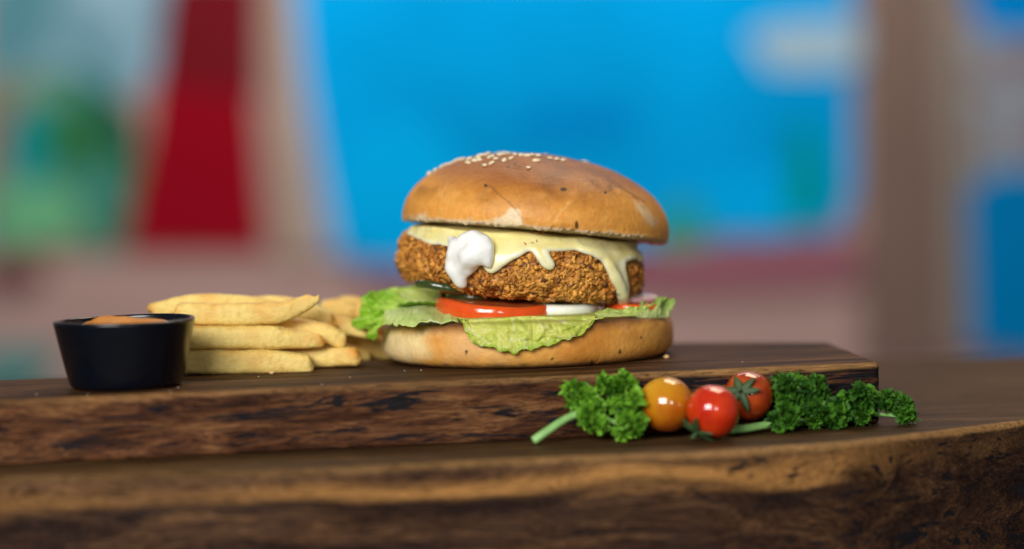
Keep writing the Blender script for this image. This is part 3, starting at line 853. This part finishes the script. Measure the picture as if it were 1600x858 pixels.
q = frame_xy(TV); Lc = (TV - TC) @ TR; hz = Lc[:, 2]; fr = TV[:, 1] < 1
n0 = fbm(Lc, .22, 3, 120); n1 = fbm(Lc, .7, 4, 121); n2 = fbm(Lc, 3.0, 4, 122)
c = mixc((.74, .325, .058), (.29, .088, .012), np.clip(ss(.7, 2.5, hz + n0 * 1.4 + n1 * .5) * .95, 0, 1))
c = mixc(c, (.72, .36, .09), .6 * ss(.0, .5, n1 + .3 * n2) * ss(2.2, .6, hz))
c = mixc(c, (.20, .062, .012), .9 * ss(.0, .4, fbm(Lc, .45, 3, 140)) * ss(.6, 1.6, hz))
nq = np.stack([n1, n2], -1)
cream = (.80, .64, .40)
for poly, so, k in (([(752, 366), (768, 343), (785, 338), (800, 325), (812, 328), (818, 345), (826, 366)], 3.5, .9), ([(645, 352), (650, 337), (664, 334), (668, 348), (672, 356)], 3.5, .85),
                    ([(988, 314), (1000, 318), (1014, 332), (1024, 345), (1024, 356), (1012, 346), (994, 330)], 4, .6)):
    m_ = poly_mask(q + nq * 7, poly, so) * fr
    c = mixc(c, cream, m_ * k)
for line, wd, k, cl in (([(766, 290), (785, 308), (805, 326)], 1.3, .6, (.20, .08, .02)), ([(806, 328), (816, 342), (820, 356)], 1.2, .4, (.3, .12, .04)),
                        ([(700, 285), (692, 305), (690, 322), (694, 345)], 1.2, .16, (.8, .5, .2)), 
                        
                        ([(950, 292), (970, 292), (988, 305), (1006, 316)], 1.6, .55, (.16, .06, .02)), ([(868, 345), (876, 330), (890, 318)], 1.6, .3, (.82, .5, .2))):
    dl = seg_dist(q + nq * 5, line); c = mixc(c, cl, ss(wd * 1.8, wd * .4, dl) * k * fr)
lipm = ss(.22, .04, hz + n2 * .16 + n1 * .2) * (.25 + .75 * ss(-.15, .3, fbm(Lc, .55, 3, 150)))
c = mixc(c, (.80, .60, .32), lipm * .85)
c = mixc(c, (.70, .55, .36), ss(.10, .02, hz))
for px, py, rx, ry in ((901, 352, 3, 7), (881, 296, 5.5, 3.2), (759, 290, 3, 2.5), (946, 301, 2.5, 2.5)):
    c = mixc(c, (.035, .02, .012), .9 * ss(1.2, .75, np.linalg.norm((q - [px, py]) / [rx, ry] + nq * .4, axis=1)) * fr)
cra = np.exp(-(((q - [803, 259]) / [16, 8]) ** 2).sum(1)) * fr
c = mixc(c, (.14, .05, .015), np.clip(cra * ss(.0, .4, n2 + .2), 0, .8))
TV = TV + (TR @ np.array([0, 0, 1.0])) * (cra * (n2 * .10 - .03))[:, None]
c = c * (1 + .15 * n2 + .16 * n1 + .09 * fbm(Lc, 9, 3, 123) - .10 * ss(.75, .95, ridged(Lc * [1, 1, 1.6], 2.2, 124, 2)))[:, None]
top_mat = material('bun_crust_glossy', rough=.45, vcol=True, sss=.1, sss_r=(.25, .12, .05), spec=.32, bump=.03, bump_s=5, bump2=.012, bump2_s=26)
top_bun = mesh('top_bun', TV, TF, top_mat, burger, colors=c)
top_tree = bvh(TV, TF)

# --- sesame seeds
seed_mat = material('sesame', (.80, .66, .44), .4, sss=.2, var=.15, var_s=6, bump=.01, bump_s=12)
sv, sf = ico(3)
SVs = sv * np.array([.155, .095, .055]); SVs[:, 1] *= 1 - .35 * (SVs[:, 0] / .155); SVs[:, 2] *= 1 - .2 * (SVs[:, 0] / .155)
seed_me = None
spots = [(671, 266), (680, 262), (690, 260), (698, 258), (705, 256), (711, 251), (717, 250), (723, 250), (731, 255), (734, 249), (742, 252), (751, 244), (758, 243),
         (749, 250), (765, 247), (768, 256), (757, 259), (775, 249), (787, 242), (793, 241), (788, 251), (799, 248), (804, 242), (814, 243), (823, 244),
         (832, 243), (840, 244), (838, 252), (826, 263), (859, 248), (870, 250), (880, 251), (780, 243), (770, 245), (763, 241), (747, 246)]
pts = []
for px, py in spots:
    for k in range(30):
        hh = hit(top_tree, px, py + k * .7)
        if hh: break
    if hh: pts.append(hh)
rr = np.random.default_rng(5)
for k in range(44):                              # the far side of the crown
    a = rr.uniform(.1, 3.0); r_ = rr.uniform(.3, 3.2)
    loc, nor, i, d = top_tree.ray_cast(Vector((TC[0] - .9 + r_ * math.cos(a), .2 + r_ * math.sin(a), 15)), Vector((0, 0, -1)))
    if loc: pts.append((np.array(loc), np.array(nor) if nor.z > 0 else -np.array(nor)))
for k, (p, n) in enumerate(pts):
    if n[2] < 0: n = -n
    if seed_me is None:
        o = mesh('sesame_seed', SVs, sf, seed_mat, top_bun); seed_me = o
    else:
        o = seed_me.copy(); COL.objects.link(o); o.parent = top_bun
    t = rr.normal(size=3); t -= n * (t @ n); t /= np.linalg.norm(t); b_ = np.cross(n, t)
    tilt = rr.uniform(-.25, .25); nn = n + t * tilt; nn /= np.linalg.norm(nn); t -= nn * (t @ nn); t /= np.linalg.norm(t); b_ = np.cross(nn, t)
    s_ = rr.uniform(.82, 1.15)
    M = Matrix([[t[i] * s_, b_[i] * s_, nn[i] * s_, (p[i] + n[i] * .035) * U] for i in range(3)] + [[0, 0, 0, 1]])
    o.matrix_local = M

# ------------------------------------------------------------------ chips
fry_mat = material('fried_potato', rough=.5, vcol=True, sss=.2, sss_r=(.3, .18, .06), spec=.35, bump=.05, bump_s=5, bump2=.02, bump2_s=20)
def fry(path, wd, ht, seed, label, taper=(.8, .7), twist=0, brown=0):
    n, m = 90, 44
    C = smooth_curve(path, n)
    T = np.gradient(C, axis=0); T /= np.linalg.norm(T, axis=1)[:, None]
    upv = np.array([0, 0, 1.0]); Sd = np.cross(T, upv); Sd /= np.linalg.norm(Sd, axis=1)[:, None]; Up = np.cross(Sd, T)
    s = np.linspace(0, 1, n); L = np.linalg.norm(np.diff(C, axis=0), axis=1).sum()
    cap = np.clip(np.minimum(s, 1 - s) * L / (ht * .30), 0, 1); cap = np.sqrt(1 - (1 - cap) ** 2.2)
    tp = np.interp(s, [0, .3, .7, 1], [taper[0], 1, 1, taper[1]])
    a = np.arange(m) / m * 2 * math.pi; e = .62
    cx = np.sign(np.cos(a)) * np.abs(np.cos(a)) ** e; cz = np.sign(np.sin(a)) * np.abs(np.sin(a)) ** e
    V = C[:, None] + Sd[:, None] * (cx[None, :, None] * wd / 2 * (cap * tp)[:, None, None]) + Up[:, None] * (cz[None, :, None] * ht / 2 * (cap * tp)[:, None, None])
    gs = np.random.default_rng(seed); sl = np.array([gs.uniform(-.3, .3), gs.uniform(-.32, 0)])
    em = ss(.14, 0, s) * sl[0] + ss(.86, 1, s) * sl[1]
    V = V + T[:, None] * (em[:, None] * cz[None, :] * ht / 2 * 1.1)[..., None]
    V = V.reshape(-1, 3)
    f = grid_faces(n, m, True)
    N_ = normals_of(V, f); ctr = np.repeat(C, m, 0); sg = np.sign(((V - ctr) * N_).sum(1)); N_ *= sg[:, None]
    V = V + N_ * (fbm(V, .8, 3, seed) * .05 + fbm(V, 4.5, 3, seed + 5) * .018)[:, None]
    corner = (np.abs(np.tile(cx, n)) * np.abs(np.tile(cz, n))) ** 6 * ss(-.3, .35, fbm(V, .9, 2, seed + 21) + .1)
    endk = np.repeat(ss(.10, .0, np.minimum(s, 1 - s)), m)
    n1 = fbm(V, 1.0, 3, seed + 8)
    c = mixc((.80, .59, .18), (.66, .27, .025), np.clip(corner * .85 + endk * .55 * ss(-.3, .3, n1 + .1) + n1 * .7 + brown + .06, 0, 1))
    topk = ss(.55, 1, np.tile(cz, n)) * ss(-.1, .35, fbm(V, .7, 3, seed + 31)); c = mixc(c, (.62, .30, .04), topk * .55)
    c = mixc(c, (.36, .16, .04), ss(.34, .6, fbm(V, 1.6, 3, seed + 13)) * .75)
    c = c * (1 + .16 * fbm(V, 5, 3, seed + 41))[:, None]
    z0 = V[:, 2].min()
    base = C[n // 2].copy(); base[2] = z0
    o = mesh('french_fry', V, (f if True else f), fry_mat, None, base, colors=c)
    return tag(o, label, 'french fry', 'french fries piled on the board')
def fz(px, py, Y): return at_y(px, py, Y)
Yb = -3.4
fry([fz(262, 565, Yb - .6), (fz(340, 566, Yb - .5)), fz(420, 565, Yb - .3), fz(490, 570, Yb - .1)], 1.0, .93, 200, 'thick pale fry lying lowest in the pile, nearest the black bowl', (1, .85))
fry([fz(255, 526, Yb - .3), fz(340, 527, Yb - .3), fz(420, 527, Yb - .1), fz(508, 533, Yb + .2)], .95, .90, 210, 'long fry in the middle of the stack with a brown spot', (1, .55))
fry([fz(270, 490, Yb + .1), fz(350, 491, Yb), fz(430, 489, Yb), fz(470, 477, Yb + .1), fz(494, 463, Yb + .1)], .9, .86, 220, 'topmost front fry with its browned tip bent upwards', (1, .6), brown=.08)
fry([fz(236, 487, Yb + 1.6), fz(290, 477, Yb + 1.4), fz(360, 476, Yb + 1.5), fz(450, 486, Yb + 2.2)], .9, .82, 230, 'pale fry at the back top of the pile rising behind the bowl', (.7, .8))
fry([fz(380, 476, Yb + 2.2), fz(440, 478, Yb + 2.4), fz(490, 490, Yb + 2.2), fz(524, 505, Yb + 2.1)], .9, .8, 240, 'short curved fry showing behind the bent upper tip', (.8, .7))
fry([fz(330, 558, Yb + .9), fz(420, 560, Yb + 1.0), fz(490, 558, Yb + .9), fz(564, 557, Yb + .6)], .86, .80, 250, 'golden fry on the board poking out rightmost with a round orange end', (1, .9), brown=.15)
fry([fz(400, 508, Yb + 1.2), fz(460, 512, Yb + 1.1), fz(510, 522, Yb + 1.1), fz(541, 537, Yb + 1.1)], .85, .80, 260, 'stout fry sloping down behind the middle of the pile', (1, .75), brown=.05)
fry([fz(500, 484, 2.0), fz(545, 482, 2.2), fz(590, 486, 2.4), fz(640, 492, 2.6)], .95, .9, 270, 'orange blurred fry in the back running behind the lettuce', (.8, .9), brown=.2)
fry([fz(520, 518, 1.2), fz(560, 528, 1.2), fz(592, 544, 1.3), fz(622, 558, 1.4)], .95, .95, 280, 'fry slanting down beside the lower bun', (.8, .9), brown=.15)
fry([fz(470, 540, 2.6), fz(520, 540, 2.5), fz(570, 543, 2.6), fz(625, 543, 2.8)], .95, .9, 290, 'fry lying on the board behind the pile, close to the bun', (.9, .9), brown=.2)
fry([fz(300, 520, -1.6), fz(380, 522, -1.3), fz(450, 524, -1.2)], .95, .9, 300, 'hidden fry supporting the back of the pile', (.9, .9))
fry([fz(290, 548, -1.9), fz(360, 548, -1.2), fz(440, 548, -.9)], .95, .95, 310, 'hidden fry on the board under the back of the pile', (.9, .9))
fry([fz(480, 512, 3.2), fz(540, 512, 3.0), fz(600, 516, 3.0)], .95, .95, 320, 'dim fry between the two orange fries at the back', (.9, .9), brown=.25)

fry([fz(455, 498, Yb + 2.9), fz(500, 503, Yb + 2.8), fz(550, 512, Yb + 2.6), fz(580, 522, Yb + 2.5)], .78, .72, 330, 'slim golden fry crossing behind the stout sloping one', (.8, .6), brown=.12)
fry([fz(528, 470, 2.9), fz(556, 478, 2.4), fz(580, 494, 1.8), fz(598, 512, 1.6)], .74, .7, 340, 'slim brown edged fry slanting down behind the left lettuce leaf', (.7, .7), brown=.25)
fry([fz(505, 545, .6), fz(540, 552, .6), fz(580, 560, .8)], .8, .74, 350, 'short brown fry end low on the board before the lower bun', (.8, .7), brown=.22)

# ------------------------------------------------------------------ bowl of sauce
bb = at_z(191, 613, 0.0); BC = np.array([bb[0] - .2, bb[1] + 2.05, 0.0])
bowl = empty('sauce_bowl', (BC[0], BC[1], 0), 'small glossy black ceramic bowl of orange sauce at the left of the board', 'bowl')
pr = [(.02, .02), (1.70, .02), (1.92, .04), (2.02, .14), (2.08, .3)]
for t in np.linspace(.05, 1, 16): pr.append((2.08 + .47 * t ** .95, .3 + 2.07 * t))
for t in np.linspace(0, math.pi, 10): pr.append((2.47 + .085 * math.cos(t), 2.40 + .085 * math.sin(t)))
for t in np.linspace(0.02, 1, 14): pr.append((2.385 - .5 * t ** 1.3, 2.38 - 1.95 * t))
pr += [(1.5, .32), (.02, .3)]
V, f = lathe(resample(pr, 170), 220)
V[:, 2] += .02 * np.sin(np.arctan2(V[:, 1], V[:, 0]) * 2) * ss(1, 2.4, V[:, 2])
mesh('bowl_body', V + BC, f, material('black_glaze', (.0015, .003, .006), .25, spec=.4, var=.2, coat=.15, coat_r=.12, bump=.006, bump_s=1.5, bump2=.002, bump2_s=25), bowl, (BC[0], BC[1], 0))
n = 160; xs = np.linspace(-1, 1, n); X, Y = np.meshgrid(xs, xs, indexing='ij')
rr_ = np.maximum(np.abs(X), np.abs(Y)); th = np.hypot(X, Y); k = np.where(th > 0, rr_ / np.maximum(th, 1e-9), 1)
X, Y = X * k * 2.30, Y * k * 2.30
P3 = np.stack([X, Y, 0 * X], -1)
Z = 2.24 + .10 * fbm(P3, .5, 3, 55) + .46 * np.exp(-(((X + .85) / .7) ** 2 + ((Y + .2) / 1.0) ** 2)) + .24 * np.exp(-(((X - .55) / 1.0) ** 2 + ((Y + .1) / .8) ** 2)) + .12 * (ridged(P3 + fbm(P3, .7, 2, 5)[..., None] * .5, .55, 57, 1) - .6) - .34 * ss(1.5, 2.3, np.hypot(X, Y))
mesh('sauce', np.stack([X, Y, Z], -1).reshape(-1, 3) * [.97, .97, 1] + BC, grid_faces(n, n)[:, ::-1], material('orange_sauce', (.52, .18, .0), .42, sss=.05, sss_r=(.3, .1, .03), spec=.22, coat=0, var=.12, var_s=2, bump=.02, bump_s=2), bowl, (BC[0], BC[1], 0))

# ------------------------------------------------------------------ cherry tomatoes
def cherry(px, py, Y, r, skin, label, calyx=None, tilt=(0, 0), seed=0):
    C_ = at_y(px, py, Y)
    V, f = ico(5)
    V = V * (1 + .03 * noise(V, 1.0, seed)[:, None]) * [1, 1, .97]
    R_ = rot('Y', tilt[0]) @ rot('X', tilt[1])
    d = V @ np.array([0, 0, 1.0]); V = V * (1 - .10 * ss(.93, 1, d))[:, None]
    V = V @ R_.T
    base = (C_[0], C_[1], C_[2] - r)
    root = empty('cherry_tomato', base, label, 'cherry tomato', 'cherry tomatoes')
    n_ = fbm(V, 1.2, 3, seed + 4)
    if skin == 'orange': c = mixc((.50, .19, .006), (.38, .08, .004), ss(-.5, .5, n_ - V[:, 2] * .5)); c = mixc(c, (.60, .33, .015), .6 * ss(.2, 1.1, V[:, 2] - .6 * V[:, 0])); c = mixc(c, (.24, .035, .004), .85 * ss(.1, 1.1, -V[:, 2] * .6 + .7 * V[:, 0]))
    elif skin == 'red': c = mixc((.60, .042, .006), (.46, .020, .005), ss(-.3, .4, n_))
    else: c = mixc((.44, .065, .008), (.28, .03, .006), ss(-.3, .4, n_))
    c = mixc(c, c * 1.35, ss(.55, .9, fbm(V, 14, 2, seed + 8)))
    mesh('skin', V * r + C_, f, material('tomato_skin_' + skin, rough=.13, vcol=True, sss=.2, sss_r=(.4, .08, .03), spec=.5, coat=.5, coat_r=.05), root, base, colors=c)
    if calyx:
        vv, ff, o_ = [], [], 0
        g = np.random.default_rng(seed)
        for k in range(6):
            a = k / 6 * 2 * math.pi + g.uniform(-.2, .2); ln = g.uniform(.62, .95) * calyx
            ns, nw = 14, 5
            s_ = np.linspace(0, 1, ns)[:, None]; wv_ = np.linspace(-1, 1, nw)[None, :]
            half = .17 * calyx * np.sin(math.pi * np.clip(s_ * .86 + .14, 0, 1)) ** .8
            ang = s_ * ln + 0 * wv_
            rad_ = 1.03 + .10 * s_ ** 2 * g.uniform(.3, 2.2) - .05 * wv_ ** 2 + .05
            x = np.sin(ang) * rad_; z_ = np.cos(ang) * rad_; y = half * wv_
            P = np.stack([x * math.cos(a) - y * math.sin(a), x * math.sin(a) + y * math.cos(a), z_ + 0 * y], -1).reshape(-1, 3)
            vv.append(P); ff.append(grid_faces(ns, nw) + o_); o_ += len(P)
        # stalk
        st, sf2 = lathe(resample([(.05, 1.0), (.055, 1.15), (.07, 1.32), (.03, 1.35), (.005, 1.35)], 12), 10)
        vv.append(st); ff.append(sf2 + o_)
        P = np.concatenate(vv) @ R_.T * r + C_
        o = mesh('calyx', P, np.concatenate(ff), material('calyx_green', (.045, .09, .025), .6, var=.3, var_s=5, trans=.2), root, base)
        sm = o.modifiers.new('thickness', 'SOLIDIFY'); sm.thickness = .0004; sm.offset = 0
zb = TZ
cherry(1041, 632, -8.85, 1.03, 'orange', 'golden orange cherry tomato beside the bright parsley', tilt=(20, -20), seed=1)
cherry(1114, 643, -9.85, 0.95, 'red', 'bright red cherry tomato nearest the camera', calyx=.85, tilt=(-138, 20), seed=2)
cherry(1169, 619, -7.6, 0.92, 'dark', 'dark orange red cherry tomato behind the bright red one, green calyx on its side', calyx=.95, tilt=(-52, 62), seed=3)

# ------------------------------------------------------------------ parsley
pars_mat = material('parsley_leaf', rough=.5, vcol=True, spec=.25, trans=.15)
stem_mat = material('parsley_stem', (.22, .42, .12), .4, var=.2, var_s=3, sss=.2, sss_r=(.1, .3, .05))
def leaflet(R, g):
    nr, na = 6, 33
    phi = np.linspace(-2.0, 2.0, na)[None, :]; t = np.linspace(.06, 1, nr)[:, None]
    k = g.uniform(0, 6)
    lob = .30 + .70 * np.abs(np.cos(phi * 2.6 + .3)) ** 1.2 + .16 * np.abs(np.sin(phi * 7.5 + k)) + .05 * g.normal(size=(1, na))
    rr_ = R * t * (1 - t ** 1.5 + t ** 1.5 * lob)
    x = rr_ * np.cos(phi * .82); y = rr_ * np.sin(phi * .82)
    z_ = R * (.30 * t ** 2 * np.sin(phi * 4.3 + k) + .12 * t ** 3 * np.sin(phi * 9 + k * 2)) + .25 * R * t ** 2 * g.uniform(-1, 1)
    return np.stack([x, y, z_ + 0 * x], -1).reshape(-1, 3), grid_faces(nr, na), np.repeat(t.ravel(), na)
def tube(path, r0, r1, n=30, m=12, flat=1.0):
    C = smooth_curve(path, n); T = np.gradient(C, axis=0); T /= np.linalg.norm(T, axis=1)[:, None]
    Sd = np.cross(T, [0, -.3, 1.0]); Sd /= np.linalg.norm(Sd, axis=1)[:, None]; Up = np.cross(Sd, T)
    a = np.arange(m) / m * 2 * math.pi; r_ = np.linspace(r0, r1, n)[:, None, None]
    prof = 1 + .12 * np.cos(a * 4)
    V = C[:, None] + (Sd[:, None] * (np.cos(a) * prof)[None, :, None] * flat + Up[:, None] * (np.sin(a) * prof)[None, :, None]) * r_
    V = np.concatenate([V.reshape(-1, 3), C[:1] - T[:1] * r0 * .3, C[-1:]])
    f = grid_faces(n, m, True).tolist()
    f += [[(i + 1) % m, i, n * m] for i in range(m)] + [[(n - 1) * m + i, (n - 1) * m + (i + 1) % m, n * m + 1] for i in range(m)]
    return V, f
def sprig(base, label, clusters, stems, green, seed):
    g = np.random.default_rng(seed)
    root = empty('parsley_sprig', base, label, 'parsley', 'curly parsley sprigs')
    for path, r0, r1 in stems:
        V, f = tube(path, r0, r1); mesh('stem', V, f, stem_mat, root, base)
    for (px, py, Y, rx, rz, n, sz) in clusters:
        C = at_y(px, py, Y); vv, ff, cc, o_ = [], [], [], 0
        s_ = (87 + Y) / F
        root_pt = C + np.array([0, .1, -rz * s_ * .8])
        for q_ in range(max(2, int(n / 9))):
            d = g.normal(size=3); d /= np.linalg.norm(d)
            tc_ = C + d * np.array([rx * s_, min(rx, rz) * s_ * .9, rz * s_]) * g.uniform(.45, .9)
            tc_[2] = max(tc_[2], TZ + .22)
            out0 = tc_ - root_pt; out0 /= np.linalg.norm(out0)
            V, f = tube([root_pt, (root_pt + tc_) / 2 + g.normal(size=3) * .06, tc_], .035, .02, 8, 6)
            f = np.array([q for q in f if len(q) == 4])
            vv.append(V); ff.append(f + o_); o_ += len(V); cc.append(np.tile(np.array(green[1])[None], (len(V), 1)))
            tone = g.uniform(-.3, .3)
            for k in range(g.integers(8, 13)):
                out = out0 * .55 + g.normal(size=3) * .62 + np.array([0, -.15, .12]); out /= np.linalg.norm(out)
                up = g.normal(size=3); up -= out * (up @ out); up /= np.linalg.norm(up); sd = np.cross(up, out)
                V, f, t = leaflet(sz * g.uniform(.75, 1.35), g)
                V = V @ np.stack([out, sd * .75, up], 0) + tc_
                V[:, 2] = np.maximum(V[:, 2], TZ + .02)
                vv.append(V); ff.append(f + o_); o_ += len(V)
                h = np.clip(g.normal(.5 + tone, .2), 0, 1)
                c = np.array(green[0]) * (1 - h) + np.array(green[1]) * h
                cc.append(c[None] * (.7 + .5 * t)[:, None])
        mesh('leaf_cluster', np.concatenate(vv), np.concatenate(ff), pars_mat, root, base, colors=np.concatenate(cc))
GB = ((.025, .11, .005), (.22, .48, .035)); GD = ((.008, .045, .006), (.08, .23, .018))
sprig(at_z(930, 690, TZ), 'bright green curly parsley sprig with a thick pale stem pointing left', [
    (908, 624, -9.3, 20, 20, 60, .34), (893, 608, -9.4, 12, 10, 22, .3), (930, 657, -9.6, 28, 22, 100, .36), (955, 620, -9.0, 14, 26, 50, .34), (975, 605, -9.0, 15, 18, 45, .32),
    (985, 650, -9.6, 26, 36, 110, .36), (935, 598, -8.9, 8, 12, 14, .28)],
    [([at_y(834, 689, -9.9), at_y(858, 672, -9.8), at_y(884, 655, -9.6), at_y(915, 642, -9.4)], .17, .13), ([at_y(915, 642, -9.4), at_y(960, 660, -9.4), at_y(1000, 668, -9.2)], .12, .08)], GB, 31)
sprig(at_z(1230, 675, TZ), 'dark green bushy parsley sprig spreading to the right of the tomatoes', [
    (1240, 618, -7.8, 36, 34, 150, .36), (1225, 652, -8.2, 26, 22, 80, .34), (1278, 622, -7.4, 34, 26, 110, .36), (1290, 650, -7.6, 44, 20, 110, .36), (1345, 622, -7.2, 30, 22, 90, .34), (1352, 645, -7.2, 26, 15, 60, .32),
    (1395, 632, -7.0, 22, 18, 60, .32), (1420, 650, -7.0, 20, 12, 45, .3)],
    [([at_y(1140, 672, -8.9), at_y(1165, 670, -8.6), at_y(1200, 664, -8.2), at_y(1250, 655, -7.8)], .16, .13), ([at_y(1250, 655, -7.8), at_y(1330, 645, -7.2), at_y(1420, 652, -6.9)], .11, .06)], GD, 57)

# ------------------------------------------------------------------ crumbs and salt on the board
cr_mat = material('crumb', (.66, .42, .16), .6, var=.2, var_s=8)
salt_mat = material('salt', (.8, .8, .78), .25)
def speck(name, px, py, r, mat, label, cat, group, seed):
    V, f = ico(2); V = V * (1 + .5 * noise(V, 1.2, seed)[:, None]) * [1.2, .9, .7]
    p = at_z(px, py, 0.0); zz = (V[:, 2] * r).min()
    V = V * r + [p[0], p[1], -zz]
    tag(mesh(name, V, f, mat, None, (p[0], p[1], 0)), label, cat, group)
speck('bread_crumb', 1041, 560, .10, cr_mat, 'golden crumb on the board by the right end of the lower bun', 'crumb', None, 1)
speck('bread_crumb', 425, 585, .09, cr_mat, 'pale crumb on the board under the lowest fry', 'crumb', None, 2)
for k, (px, py, wh) in enumerate([(137, 616, 'just in front of the black bowl'), (266, 613, 'near the board edge right of the bowl base'), (278, 606, 'touching the right foot of the bowl'),
        (57, 617, 'leftmost on the board, left of the bowl'), (503, 601, 'by the board edge between fries and bun'), (547, 590, 'between the round fry end and the bun'),
        (404, 589, 'under the front of the lowest fry'), (632, 580, 'in front of the pale side of the lower bun'), (658, 579, 'before the lower bun, right of its twin grain'), (1160, 566, 'rightmost, behind the dark cherry tomato')]):
    speck('salt_grain', px, py, .019, salt_mat, 'tiny white salt grain ' + wh, 'salt grain', 'salt grains scattered on the board', 10 + k)
